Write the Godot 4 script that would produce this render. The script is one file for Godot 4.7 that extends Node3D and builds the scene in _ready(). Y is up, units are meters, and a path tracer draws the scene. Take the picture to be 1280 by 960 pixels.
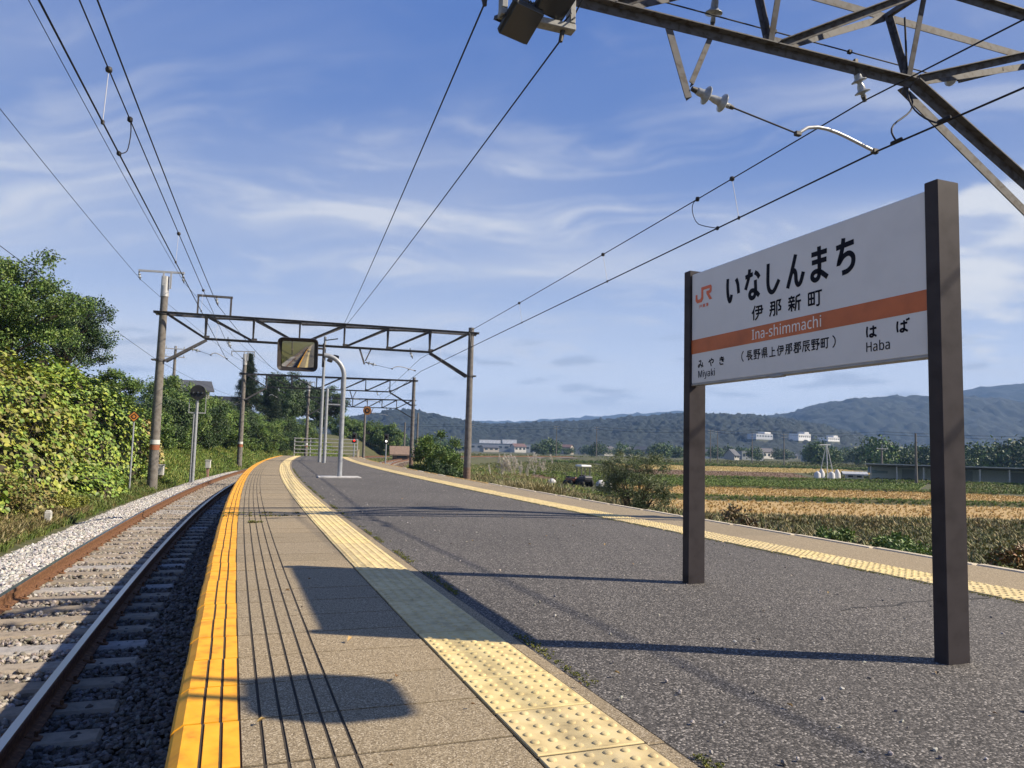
extends Node3D

# A country railway platform on a curve: y is up, the platform surface is y = 0, the rails lie 0.9 m below it.
# The place is laid out along the track: "s" runs along the platform edge, "n" to the right of it.

const X0 := -0.44897
const TH0 := 0.35
const K1 := -0.00281
const K2 := -0.00001
const SMIN := -80.0
const SMAX := 260.0
const DS := 0.5
const RAIL_Y := -0.90
const G1 := 1.55
const GSTEP := 24.9

var cx := PackedFloat64Array()
var cz := PackedFloat64Array()
var ct := PackedFloat64Array()
var rng := RandomNumberGenerator.new()
var used := {}
var mats := {}
var noise_a := FastNoiseLite.new()
var noise_b := FastNoiseLite.new()

func _ready() -> void:
	build_curve()
	build_camera_and_light()
	make_textures()
	build_ground()
	build_hills()
	build_platform()
	build_tracks()
	build_gantries()
	build_wires()
	build_station_sign()
	build_mirrors()
	build_platform_furniture()
	build_lineside()
	build_left_bank()
	build_right_verge()
	build_fields()
	build_far()

func build_camera_and_light() -> void:
	var cam := Camera3D.new()
	cam.name = "camera"
	cam.fov = rad_to_deg(2.0 * atan(480.0 / 940.0))
	cam.near = 0.05
	cam.far = 20000.0
	var b := Basis(Vector3.RIGHT, 0.0853) * Basis(Vector3.BACK, 0.02618)
	cam.transform = Transform3D(b, Vector3(0, 0.75, 0))
	add_child(cam)
	cam.current = true

	var sun := DirectionalLight3D.new()
	sun.name = "sun"
	sun.light_energy = 1.6
	sun.light_color = Color(1.0, 0.945, 0.85)
	sun.light_angular_distance = 0.53
	sun.shadow_enabled = true
	var el := deg_to_rad(37.2)
	var az := deg_to_rad(6.2)
	var to_sun := Vector3(cos(el) * cos(az), sin(el), cos(el) * sin(az))
	sun.look_at_from_position(to_sun * 50.0, Vector3.ZERO, Vector3.UP)
	add_child(sun)

	var env := Environment.new()
	env.background_mode = Environment.BG_SKY
	env.tonemap_mode = Environment.TONE_MAPPER_LINEAR
	env.tonemap_exposure = 1.75
	env.sdfgi_enabled = true
	env.ssao_enabled = true
	env.ssil_enabled = true
	env.fog_enabled = true
	env.fog_density = 0.00023
	env.fog_light_color = Color(0.60, 0.77, 1.0)
	var sky := Sky.new()
	var pano := PanoramaSkyMaterial.new()
	pano.panorama = sky_picture()
	pano.energy_multiplier = 0.53
	sky.sky_material = pano
	env.sky = sky
	var we := WorldEnvironment.new()
	we.name = "world_environment"
	we.environment = env
	add_child(we)

func sky_picture() -> ImageTexture:
	var w := 2560
	var h := 1280
	var wisps := fbm(1.0, 6, 11)
	wisps.fractal_gain = 0.6
	var veil := fbm(1.0, 3, 5)
	var puff := fbm(1.0, 5, 23)
	var banks := [[31.5, 12.5, 6.5, 4.6], [38.0, 15.0, 8.0, 4.0], [78.0, 11.0, 12.0, 4.5], [128.0, 14.0, 10.0, 4.0], [205.0, 12.0, 14.0, 5.0], [262.0, 10.0, 12.0, 4.0], [300.0, 13.0, 9.0, 3.6]]
	var data := PackedFloat32Array()
	data.resize(w * h * 3)
	var k := 0
	for j in h:
		var e := (0.5 - (j + 0.5) / h) * PI
		if j > h / 2 + 2:
			for i in w:
				data[k] = 0.20; data[k + 1] = 0.21; data[k + 2] = 0.20
				k += 3
			continue
		var se := sin(e)
		var ce := cos(e)
		var ed := rad_to_deg(e)
		# clear air: deep blue overhead, pale near the horizon
		var t := clampf(e / (PI * 0.5), 0.0, 1.0)
		var f := pow(1.0 - t, 5.2)
		var low := exp(-maxf(e, 0.0) / 0.135)
		var br := lerpf(lerpf(0.046, 0.36, f), 1.38, low * 0.88)
		var bg := lerpf(lerpf(0.150, 0.55, f), 1.38, low * 0.88)
		var bb := lerpf(lerpf(0.520, 0.88, f), 1.36, low * 0.88)
		# thin high cloud lies on a sheet, so it flattens towards the horizon
		var inv := 1.0 / (maxf(se, 0.0) + 0.13)
		var band := 0.24 + 0.76 * smoothstep(0.02, 0.12, e) * (1.0 - smoothstep(0.30, 0.62, e))
		for i in w:
			var a := (i + 0.5) / w * TAU
			var x := sin(a) * ce * inv
			var z := -cos(a) * ce * inv
			var sx := x + z * 0.22
			var sz := z - x * 0.10
			var v0 := veil.get_noise_2d(sx * 0.28 + 3.1, sz * 0.60)
			var warp := veil.get_noise_2d(sx * 0.7 + 20.0, sz * 0.7)
			var w0 := wisps.get_noise_2d(sx * 0.42 + warp * 0.5, sz * 1.7 + 7.7 + warp * 0.6)
			var w1 := wisps.get_noise_2d(sx * 1.1 + warp * 0.9, sz * 4.6 + warp * 1.3)
			var c := smoothstep(-0.35, 0.75, v0) * 0.50 + smoothstep(-0.15, 0.75, w0 + v0 * 0.6) * 0.42 + smoothstep(0.0, 0.7, w1 + w0 * 0.6 + v0 * 0.3) * 0.25
			c = clampf(c * band, 0.0, 0.9)
			var r := lerpf(br, 0.78, c)
			var g := lerpf(bg, 0.81, c)
			var b := lerpf(bb, 0.89, c)
			# heaped cloud banks low in the sky
			if ed < 24.0:
				var hp := 0.0
				var p0 := 9.0
				for q in banks:
					var dx: float = wrapf(rad_to_deg(a) - q[0], -180.0, 180.0) / q[2]
					var dy: float = (ed - q[1]) / q[3]
					if dx * dx + dy * dy < 3.2:
						if p0 > 5.0:
							p0 = puff.get_noise_2d(sx * 2.6, sz * 5.0) * 0.9 + puff.get_noise_2d(rad_to_deg(a) * 0.12, ed * 0.22) * 0.8
						hp = maxf(hp, smoothstep(0.0, 0.75, 0.75 - (dx * dx + dy * dy) * 0.7 + p0))
				hp *= 0.86
				r = lerpf(r, 0.88, hp); g = lerpf(g, 0.90, hp); b = lerpf(b, 0.94, hp)
				# small grey shreds near the horizon
				if ed < 11.0:
					var g0 := puff.get_noise_2d(rad_to_deg(a) * 0.11 + 9.0, ed * 0.75)
					var gr := smoothstep(0.16, 0.5, g0) * smoothstep(2.5, 4.5, ed) * (1.0 - smoothstep(7.0, 10.0, ed)) * 0.5
					r = lerpf(r, 0.36, gr); g = lerpf(g, 0.43, gr); b = lerpf(b, 0.58, gr)
			data[k] = r; data[k + 1] = g; data[k + 2] = b
			k += 3
	var im := Image.create_from_data(w, h, false, Image.FORMAT_RGBF, data.to_byte_array())
	return ImageTexture.create_from_image(im)

# ------------------------------------------------------------------ layout along the track
func heading(s: float) -> float:
	return TH0 + K1 * s + K2 * s * s

func build_curve() -> void:
	rng.seed = 7
	noise_a.seed = 3
	noise_a.frequency = 1.0
	noise_a.fractal_octaves = 4
	noise_b.seed = 9
	noise_b.frequency = 1.0
	noise_b.fractal_octaves = 3
	var count := int((SMAX - SMIN) / DS) + 1
	cx.resize(count); cz.resize(count); ct.resize(count)
	var i0 := int((-3.0 - SMIN) / DS)
	for i in count:
		ct[i] = heading(clampf(SMIN + i * DS, -40.0, 190.0))
	cx[i0] = X0; cz[i0] = -1.0
	for i in range(i0 + 1, count):
		var t := 0.5 * (ct[i] + ct[i - 1])
		cx[i] = cx[i - 1] - sin(t) * DS
		cz[i] = cz[i - 1] - cos(t) * DS
	for i in range(i0 - 1, -1, -1):
		var t := 0.5 * (ct[i] + ct[i + 1])
		cx[i] = cx[i + 1] + sin(t) * DS
		cz[i] = cz[i + 1] + cos(t) * DS

func at(s: float, n: float, y := 0.0) -> Vector3:
	var f := clampf((s - SMIN) / DS, 0.0, cx.size() - 1.001)
	var i := int(f)
	f -= i
	var t := lerpf(ct[i], ct[i + 1], f)
	return Vector3(lerpf(cx[i], cx[i + 1], f) + n * cos(t), y, lerpf(cz[i], cz[i + 1], f) - n * sin(t))

func frame(s: float, n: float, y := 0.0) -> Transform3D:
	# x to the right of the track, y up, -z along it
	return Transform3D(Basis(Vector3.UP, ct[clampi(int((s - SMIN) / DS + 0.5), 0, ct.size() - 1)]), at(s, n, y))

func sn(p: Vector3) -> Vector2:
	var s := clampf(-p.z, SMIN, SMAX)
	for k in 5:
		var i := clampi(int((s - SMIN) / DS + 0.5), 0, ct.size() - 1)
		var q := at(s, 0.0)
		s = clampf(s + (p.x - q.x) * -sin(ct[i]) + (p.z - q.z) * -cos(ct[i]), SMIN, SMAX - 1.0)
	var j := clampi(int((s - SMIN) / DS + 0.5), 0, ct.size() - 1)
	var q2 := at(s, 0.0)
	return Vector2(s, (p.x - q2.x) * cos(ct[j]) - (p.z - q2.z) * sin(ct[j]))

func right_shift(s: float) -> float:
	return -0.01701 * (s + 3.0)

func right_edge(s: float) -> float:
	return 5.265 + right_shift(s)

func right_track(s: float) -> float:
	return right_edge(minf(s, 41.0)) + 1.52

# ------------------------------------------------------------------ scene tree helpers
func numbered(parent: Node, called: String) -> String:
	var key := str(parent.get_instance_id()) + called
	var k: int = used.get(key, 0)
	used[key] = k + 1
	return called if k == 0 else "%s_%03d" % [called, k]

func tag(o: Node, label: String, category: String, group := "") -> void:
	o.set_meta("label", label)
	o.set_meta("category", category)
	if group != "":
		o.set_meta("group", group)

func thing(called: String, label: String, category: String, xf := Transform3D(), group := "") -> Node3D:
	var o := Node3D.new()
	o.name = numbered(self, called)
	add_child(o, true)
	o.transform = xf
	tag(o, label, category, group)
	return o

func setting(called: String) -> Node3D:
	var o := Node3D.new()
	o.name = numbered(self, called)
	add_child(o, true)
	o.set_meta("kind", "structure")
	return o

func part(parent: Node, called: String, mesh: Mesh, mat: Material, xf := Transform3D()) -> MeshInstance3D:
	var o := MeshInstance3D.new()
	o.name = numbered(parent, called)
	o.mesh = mesh
	o.material_override = mat
	o.transform = xf
	o.cast_shadow = GeometryInstance3D.SHADOW_CASTING_SETTING_ON
	parent.add_child(o, true)
	return o

func stuff(o: Node) -> void:
	o.set_meta("kind", "stuff")

func scatter(parent: Node, called: String, mesh: Mesh, mat: Material, buf: PackedFloat32Array) -> MultiMeshInstance3D:
	var mm := MultiMesh.new()
	mm.transform_format = MultiMesh.TRANSFORM_3D
	mm.use_colors = true
	mm.mesh = mesh
	mm.instance_count = buf.size() / 16
	mm.buffer = buf
	var o := MultiMeshInstance3D.new()
	o.name = numbered(parent, called)
	o.multimesh = mm
	o.material_override = mat
	parent.add_child(o, true)
	return o

func put(buf: PackedFloat32Array, p: Vector3, b: Basis, c: Color) -> void:
	buf.append_array(PackedFloat32Array([b.x.x, b.y.x, b.z.x, p.x, b.x.y, b.y.y, b.z.y, p.y, b.x.z, b.y.z, b.z.z, p.z, c.r, c.g, c.b, 1.0]))

func facing(normal: Vector3, turn: float, size: float) -> Basis:
	var y := normal.normalized()
	var x := y.cross(Vector3(0.31, 0.2, 0.93)).normalized()
	var z := x.cross(y)
	var c := cos(turn)
	var s := sin(turn)
	return Basis((x * c + z * s) * size, y * size, (z * c - x * s) * size)

func rand_dir() -> Vector3:
	var z := rng.randf_range(-1, 1)
	var a := rng.randf() * TAU
	var r := sqrt(1.0 - z * z)
	return Vector3(r * cos(a), z, r * sin(a))

func vary(cols: Array, spread: float) -> Color:
	var a: Color = cols[rng.randi() % cols.size()]
	var b: Color = cols[rng.randi() % cols.size()]
	var c := a.lerp(b, rng.randf() * 0.6)
	var m := rng.randf_range(1.0 - spread, 1.0 + spread)
	return Color(c.r * m * rng.randf_range(0.93, 1.07), c.g * m, c.b * m * rng.randf_range(0.9, 1.1))

# ------------------------------------------------------------------ mesh builder
class MB:
	var v := PackedVector3Array()
	var nn := PackedVector3Array()
	var ix := PackedInt32Array()
	var uv := PackedVector2Array()
	var cc := PackedColorArray()
	func vert(p: Vector3, n: Vector3) -> int:
		v.append(p); nn.append(n)
		return v.size() - 1
	func tri(a: Vector3, b: Vector3, c: Vector3) -> void:
		var n := (b - a).cross(c - a).normalized()
		var k := v.size()
		v.append(a); v.append(b); v.append(c)
		nn.append(n); nn.append(n); nn.append(n)
		ix.append(k); ix.append(k + 2); ix.append(k + 1)
	func quad(a: Vector3, b: Vector3, c: Vector3, d: Vector3) -> void:
		var n := (c - a).cross(d - b).normalized()
		var k := v.size()
		v.append(a); v.append(b); v.append(c); v.append(d)
		nn.append(n); nn.append(n); nn.append(n); nn.append(n)
		ix.append_array(PackedInt32Array([k, k + 2, k + 1, k, k + 3, k + 2]))
	func out_quad(a: Vector3, b: Vector3, c: Vector3, d: Vector3, mid: Vector3) -> void:
		if (c - a).cross(d - b).dot((a + b + c + d) * 0.25 - mid) < 0.0:
			quad(d, c, b, a)
		else:
			quad(a, b, c, d)
	func out_tri(a: Vector3, b: Vector3, c: Vector3, mid: Vector3) -> void:
		if (b - a).cross(c - a).dot((a + b + c) / 3.0 - mid) < 0.0:
			tri(c, b, a)
		else:
			tri(a, b, c)
	func box(t: Transform3D, s: Vector3) -> void:
		var h := s * 0.5
		for ax in 3:
			for sg in [-1.0, 1.0]:
				var q := []
				for m in [[-1, -1], [1, -1], [1, 1], [-1, 1]]:
					var p := Vector3()
					p[ax] = h[ax] * sg
					p[(ax + 1) % 3] = h[(ax + 1) % 3] * m[0]
					p[(ax + 2) % 3] = h[(ax + 2) % 3] * m[1]
					q.append(t * p)
				out_quad(q[0], q[1], q[2], q[3], t.origin)
	func bevel(t: Transform3D, s: Vector3, b: float) -> void:
		var h := s * 0.5
		var o := t.origin
		for ax in 3:
			var a1 := (ax + 1) % 3
			var a2 := (ax + 2) % 3
			for sg in [-1.0, 1.0]:
				var q := []
				for m in [[-1, -1], [1, -1], [1, 1], [-1, 1]]:
					var p := Vector3()
					p[ax] = h[ax] * sg
					p[a1] = (h[a1] - b) * m[0]
					p[a2] = (h[a2] - b) * m[1]
					q.append(t * p)
				out_quad(q[0], q[1], q[2], q[3], o)
				for sh in [-1.0, 1.0]:
					var e0 := Vector3(); var e1 := Vector3(); var e2 := Vector3(); var e3 := Vector3()
					e0[ax] = h[ax] * sg; e0[a1] = (h[a1] - b) * sh; e0[a2] = h[a2] - b
					e1[ax] = h[ax] * sg; e1[a1] = (h[a1] - b) * sh; e1[a2] = -(h[a2] - b)
					e2[ax] = (h[ax] - b) * sg; e2[a1] = h[a1] * sh; e2[a2] = -(h[a2] - b)
					e3[ax] = (h[ax] - b) * sg; e3[a1] = h[a1] * sh; e3[a2] = h[a2] - b
					out_quad(t * e0, t * e1, t * e2, t * e3, o)
		for x in [-1.0, 1.0]:
			for y in [-1.0, 1.0]:
				for z in [-1.0, 1.0]:
					out_tri(t * Vector3(h.x * x, (h.y - b) * y, (h.z - b) * z), t * Vector3((h.x - b) * x, h.y * y, (h.z - b) * z), t * Vector3((h.x - b) * x, (h.y - b) * y, h.z * z), o)
	func bar(a: Vector3, b: Vector3, w: float, d: float, up := Vector3.UP) -> void:
		# a straight bar of section w (sideways) x d (along "up")
		var dir := (b - a).normalized()
		var side := dir.cross(up)
		if side.length() < 0.01:
			side = dir.cross(Vector3.RIGHT)
		side = side.normalized()
		var u := side.cross(dir).normalized()
		box(Transform3D(Basis(side, u, -dir), (a + b) * 0.5), Vector3(w, d, a.distance_to(b)))
	func angle(a: Vector3, b: Vector3, w: float, th: float, up := Vector3.UP, flip := 1.0) -> void:
		# an angle iron: two legs at right angles
		var dir := (b - a).normalized()
		var side := dir.cross(up)
		if side.length() < 0.01:
			side = dir.cross(Vector3.RIGHT)
		side = side.normalized() * flip
		var u := side.cross(dir).normalized() * flip
		var l := a.distance_to(b)
		var m := (a + b) * 0.5
		box(Transform3D(Basis(side, u, side.cross(u)), m + side * (w * 0.5)), Vector3(w, th, l))
		box(Transform3D(Basis(side, u, side.cross(u)), m - u * (w * 0.5 + th * 0.5 - 0.0005) + side * (th * 0.5)), Vector3(th, w, l))
	func tube(p: PackedVector3Array, r: PackedFloat32Array, seg: int, caps := true) -> void:
		var k0 := v.size()
		var m := p.size()
		var ref := Vector3.UP
		var d0 := (p[1] - p[0]).normalized()
		if absf(d0.y) > 0.9:
			ref = Vector3.RIGHT
		var sx := d0.cross(ref).normalized()
		for i in m:
			var d := (p[mini(i + 1, m - 1)] - p[maxi(i - 1, 0)]).normalized()
			sx = (sx - d * sx.dot(d)).normalized()
			var sy := sx.cross(d)
			var rr := r[mini(i, r.size() - 1)]
			for j in seg:
				var a := TAU * j / seg
				var q := sx * cos(a) + sy * sin(a)
				v.append(p[i] + q * rr); nn.append(q)
		for i in m - 1:
			for j in seg:
				var a := k0 + i * seg + j
				var b := k0 + i * seg + (j + 1) % seg
				var c := a + seg
				var d := b + seg
				var g := (v[b] - v[a]).cross(v[c] - v[a])
				if g.dot(nn[a]) > 0.0:
					ix.append_array(PackedInt32Array([a, c, b, b, c, d]))
				else:
					ix.append_array(PackedInt32Array([a, b, c, b, d, c]))
		if caps:
			for e in [0, m - 1]:
				var dd := (p[1] - p[0]) if e == 0 else (p[m - 1] - p[m - 2])
				var mid := p[e] - dd.normalized() * (-0.001 if e == 0 else 0.001)
				for j in seg:
					out_tri(p[e], v[k0 + e * seg + j], v[k0 + e * seg + (j + 1) % seg], mid)
	func rod(a: Vector3, b: Vector3, r0: float, r1: float, seg: int, caps := true) -> void:
		tube(PackedVector3Array([a, b]), PackedFloat32Array([r0, r1]), seg, caps)
	func lathe(t: Transform3D, prof: Array, seg: int) -> void:
		# prof: Vector2(radius, height), turned round the y axis
		var k0 := v.size()
		for i in prof.size():
			var a0: Vector2 = prof[maxi(i - 1, 0)]
			var a1: Vector2 = prof[mini(i + 1, prof.size() - 1)]
			var tn := (a1 - a0).normalized()
			var q: Vector2 = prof[i]
			for j in seg:
				var a := TAU * j / seg
				v.append(t * Vector3(q.x * cos(a), q.y, q.x * sin(a)))
				nn.append((t.basis * Vector3(tn.y * cos(a), -tn.x, tn.y * sin(a))).normalized())
		for i in prof.size() - 1:
			for j in seg:
				var a := k0 + i * seg + j
				var b := k0 + i * seg + (j + 1) % seg
				var c := a + seg
				var d := b + seg
				var g := (v[b] - v[a]).cross(v[c] - v[a])
				if g.length() < 1e-12:
					g = (v[d] - v[b]).cross(v[c] - v[b]) * 1.0
				if g.dot(nn[a] + nn[d]) > 0.0:
					ix.append_array(PackedInt32Array([a, c, b, b, c, d]))
				else:
					ix.append_array(PackedInt32Array([a, b, c, b, d, c]))
	func prism(t: Transform3D, poly: PackedVector2Array, depth: float) -> void:
		# poly in the xy plane, pushed along z from -depth/2 to depth/2
		var id := Geometry2D.triangulate_polygon(poly)
		var h := depth * 0.5
		for k in range(0, id.size(), 3):
			var a := poly[id[k]]; var b := poly[id[k + 1]]; var c := poly[id[k + 2]]
			if (b - a).cross(c - a) < 0.0:
				var q := b; b = c; c = q
			tri(t * Vector3(a.x, a.y, h), t * Vector3(b.x, b.y, h), t * Vector3(c.x, c.y, h))
			tri(t * Vector3(a.x, a.y, -h), t * Vector3(c.x, c.y, -h), t * Vector3(b.x, b.y, -h))
		var area := 0.0
		for k in poly.size():
			area += poly[k].cross(poly[(k + 1) % poly.size()])
		for k in poly.size():
			var a := poly[k]; var b := poly[(k + 1) % poly.size()]
			if area < 0.0:
				var q := a; a = b; b = q
			quad(t * Vector3(a.x, a.y, -h), t * Vector3(b.x, b.y, -h), t * Vector3(b.x, b.y, h), t * Vector3(a.x, a.y, h))
	func grid(rows: int, cols: int) -> void:
		# joins the last rows x cols vertices into a sheet; its faces point the way of its normals
		var k0 := v.size() - rows * cols
		for i in rows - 1:
			for j in cols - 1:
				var a := k0 + i * cols + j
				var b := a + 1
				var c := a + cols
				var d := c + 1
				var g := (v[b] - v[a]).cross(v[c] - v[a])
				if g.dot(nn[a]) > 0.0:
					ix.append_array(PackedInt32Array([a, c, b, b, c, d]))
				else:
					ix.append_array(PackedInt32Array([a, b, c, b, d, c]))
	func smooth_last(rows: int, cols: int, flip := 1.0) -> void:
		var k0 := v.size() - rows * cols
		for i in rows:
			for j in cols:
				var a := v[k0 + i * cols + mini(j + 1, cols - 1)] - v[k0 + i * cols + maxi(j - 1, 0)]
				var b := v[k0 + mini(i + 1, rows - 1) * cols + j] - v[k0 + maxi(i - 1, 0) * cols + j]
				nn[k0 + i * cols + j] = b.cross(a).normalized() * flip
	func mesh() -> ArrayMesh:
		var arr := []
		arr.resize(Mesh.ARRAY_MAX)
		arr[Mesh.ARRAY_VERTEX] = v
		arr[Mesh.ARRAY_NORMAL] = nn
		arr[Mesh.ARRAY_INDEX] = ix
		if uv.size() == v.size():
			arr[Mesh.ARRAY_TEX_UV] = uv
		if cc.size() == v.size():
			arr[Mesh.ARRAY_COLOR] = cc
		var m := ArrayMesh.new()
		m.add_surface_from_arrays(Mesh.PRIMITIVE_TRIANGLES, arr)
		return m

# ------------------------------------------------------------------ textures and materials
var tex := {}

func lut_image(size: int, noise: FastNoiseLite, stops: Array, grain: float, sd: int) -> ImageTexture:
	# a seamless noise picture run through a list of [value 0..1, linear colour], with fine grain
	var im := noise.get_seamless_image(size, size)
	im.convert(Image.FORMAT_L8)
	var src := im.get_data()
	var lut := PackedByteArray()
	lut.resize(768)
	for k in 256:
		var t := k / 255.0
		var c: Color = stops[0][1]
		for q in stops.size() - 1:
			if t >= stops[q][0]:
				c = (stops[q][1] as Color).lerp(stops[q + 1][1], clampf((t - stops[q][0]) / (stops[q + 1][0] - stops[q][0]), 0, 1))
		c = c.linear_to_srgb()
		lut[k * 3] = int(clampf(c.r, 0, 1) * 255); lut[k * 3 + 1] = int(clampf(c.g, 0, 1) * 255); lut[k * 3 + 2] = int(clampf(c.b, 0, 1) * 255)
	var out := PackedByteArray()
	out.resize(size * size * 3)
	var r := RandomNumberGenerator.new()
	r.seed = sd
	var gi := int(grain * 255)
	for k in src.size():
		var q := src[k]
		if gi > 0:
			q = clampi(q + int(r.randi() % (2 * gi + 1)) - gi, 0, 255)
		out[k * 3] = lut[q * 3]; out[k * 3 + 1] = lut[q * 3 + 1]; out[k * 3 + 2] = lut[q * 3 + 2]
	var res := Image.create_from_data(size, size, false, Image.FORMAT_RGB8, out)
	res.generate_mipmaps()
	return ImageTexture.create_from_image(res)

func fbm(freq: float, octaves: int, sd: int, kind := FastNoiseLite.TYPE_SIMPLEX_SMOOTH) -> FastNoiseLite:
	var f := FastNoiseLite.new()
	f.noise_type = kind
	f.seed = sd
	f.frequency = freq
	f.fractal_octaves = octaves
	if octaves <= 1:
		f.fractal_type = FastNoiseLite.FRACTAL_NONE
	return f

func cells(freq: float, sd: int, ret := FastNoiseLite.RETURN_CELL_VALUE) -> FastNoiseLite:
	var f := FastNoiseLite.new()
	f.noise_type = FastNoiseLite.TYPE_CELLULAR
	f.seed = sd
	f.frequency = freq
	f.cellular_return_type = ret
	f.fractal_type = FastNoiseLite.FRACTAL_NONE
	return f

func grey(v: float) -> Color:
	return Color(v, v, v)

func make_textures() -> void:
	tex.grime = lut_image(512, fbm(0.012, 5, 41), [[0.0, grey(0.55)], [0.5, grey(0.86)], [1.0, grey(1.0)]], 0.05, 1)
	tex.faint = lut_image(512, fbm(0.012, 5, 44), [[0.0, grey(0.90)], [0.5, grey(0.97)], [1.0, grey(1.0)]], 0.02, 17)
	tex.streak = lut_image(512, fbm(0.03, 4, 42), [[0.0, grey(0.35)], [0.35, grey(0.8)], [1.0, grey(1.0)]], 0.06, 2)
	tex.bump = lut_image(512, fbm(0.05, 4, 43), [[0.0, grey(0.0)], [1.0, grey(1.0)]], 0.02, 3)
	# exposed aggregate: pebbles of several tones in cement
	tex.asphalt = lut_image(1024, cells(0.13, 51), [[0.0, Color(0.018, 0.017, 0.016)], [0.40, Color(0.052, 0.047, 0.044)], [0.66, Color(0.098, 0.090, 0.083)], [0.88, Color(0.165, 0.152, 0.14)], [1.0, Color(0.40, 0.37, 0.335)]], 0.06, 4)
	tex.asphalt_bump = lut_image(1024, cells(0.13, 51, FastNoiseLite.RETURN_DISTANCE), [[0.0, grey(1.0)], [0.6, grey(0.25)], [1.0, grey(0.0)]], 0.0, 5)
	tex.concrete = lut_image(1024, cells(0.16, 61), [[0.0, Color(0.101, 0.074, 0.043)], [0.3, Color(0.197, 0.155, 0.095)], [0.7, Color(0.282, 0.223, 0.140)], [0.9, Color(0.351, 0.290, 0.193)], [1.0, Color(0.553, 0.476, 0.358)]], 0.05, 6)
	tex.patch = lut_image(512, fbm(0.008, 5, 71), [[0.0, grey(0.62)], [0.4, grey(0.88)], [0.6, grey(0.98)], [1.0, grey(1.12)]], 0.03, 7)
	tex.soil = lut_image(512, fbm(0.03, 5, 81), [[0.0, Color(0.027, 0.030, 0.010)], [0.45, Color(0.051, 0.059, 0.018)], [0.6, Color(0.078, 0.073, 0.027)], [1.0, Color(0.120, 0.106, 0.048)]], 0.06, 8)
	tex.rust = lut_image(512, fbm(0.03, 5, 91), [[0.0, Color(0.040, 0.016, 0.009)], [0.45, Color(0.115, 0.050, 0.021)], [0.7, Color(0.180, 0.084, 0.036)], [1.0, Color(0.259, 0.160, 0.085)]], 0.06, 9)
	tex.paint = lut_image(1024, fbm(0.010, 6, 101), [[0.0, Color(0.42, 0.16, 0.012)], [0.27, Color(0.70, 0.30, 0.010)], [0.5, Color(0.82, 0.375, 0.010)], [1.0, Color(0.88, 0.44, 0.022)]], 0.035, 10)
	tex.tactile = lut_image(1024, fbm(0.012, 6, 111), [[0.0, Color(0.38, 0.29, 0.14)], [0.35, Color(0.58, 0.455, 0.225)], [0.55, Color(0.65, 0.515, 0.255)], [1.0, Color(0.70, 0.58, 0.32)]], 0.03, 11)
	tex.galva = lut_image(512, cells(0.05, 121), [[0.0, grey(0.34)], [1.0, grey(0.48)]], 0.05, 12)
	tex.angle = lut_image(512, fbm(0.02, 5, 131), [[0.0, Color(0.032, 0.020, 0.014)], [0.30, Color(0.048, 0.037, 0.032)], [0.42, Color(0.081, 0.078, 0.081)], [1.0, Color(0.108, 0.106, 0.114)]], 0.05, 13)
	tex.pole = lut_image(512, fbm(0.015, 6, 141), [[0.0, Color(0.076, 0.066, 0.055)], [0.5, Color(0.153, 0.139, 0.125)], [1.0, Color(0.213, 0.199, 0.183)]], 0.05, 14)
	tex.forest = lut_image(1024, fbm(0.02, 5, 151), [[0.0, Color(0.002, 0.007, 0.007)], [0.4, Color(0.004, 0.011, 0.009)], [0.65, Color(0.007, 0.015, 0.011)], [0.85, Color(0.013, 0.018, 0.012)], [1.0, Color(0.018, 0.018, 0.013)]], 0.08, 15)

func plain(key: String, c: Color, rough := 0.7, metal := 0.0, tx := "grime", scale := 0.6, bump := 0.0) -> StandardMaterial3D:
	# colour is linear; a texture of wear multiplies it
	if mats.has(key):
		return mats[key]
	var m := StandardMaterial3D.new()
	m.albedo_color = c.linear_to_srgb()
	m.roughness = rough
	m.metallic = metal
	if key in ["ink", "bronze", "wire"]:
		m.metallic_specular = 0.2
	if tx != "":
		m.albedo_texture = tex[tx]
		m.uv1_triplanar = true
		m.uv1_world_triplanar = true
		m.uv1_scale = Vector3.ONE * scale
	if bump > 0.0:
		m.heightmap_enabled = true
		m.heightmap_texture = tex.bump
		m.heightmap_scale = bump
	mats[key] = m
	return m

func leaf_mat(key: String, gloss := 0.55, back := 0.35) -> StandardMaterial3D:
	if mats.has(key):
		return mats[key]
	var m := StandardMaterial3D.new()
	m.vertex_color_use_as_albedo = true
	m.roughness = gloss
	m.cull_mode = BaseMaterial3D.CULL_DISABLED
	m.backlight_enabled = true
	m.backlight = Color(back, back * 1.0, back * 0.5)
	mats[key] = m
	return m

func dull_mat(key: String, rough := 0.9) -> StandardMaterial3D:
	if mats.has(key):
		return mats[key]
	var m := StandardMaterial3D.new()
	m.vertex_color_use_as_albedo = true
	m.roughness = rough
	mats[key] = m
	return m

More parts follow.
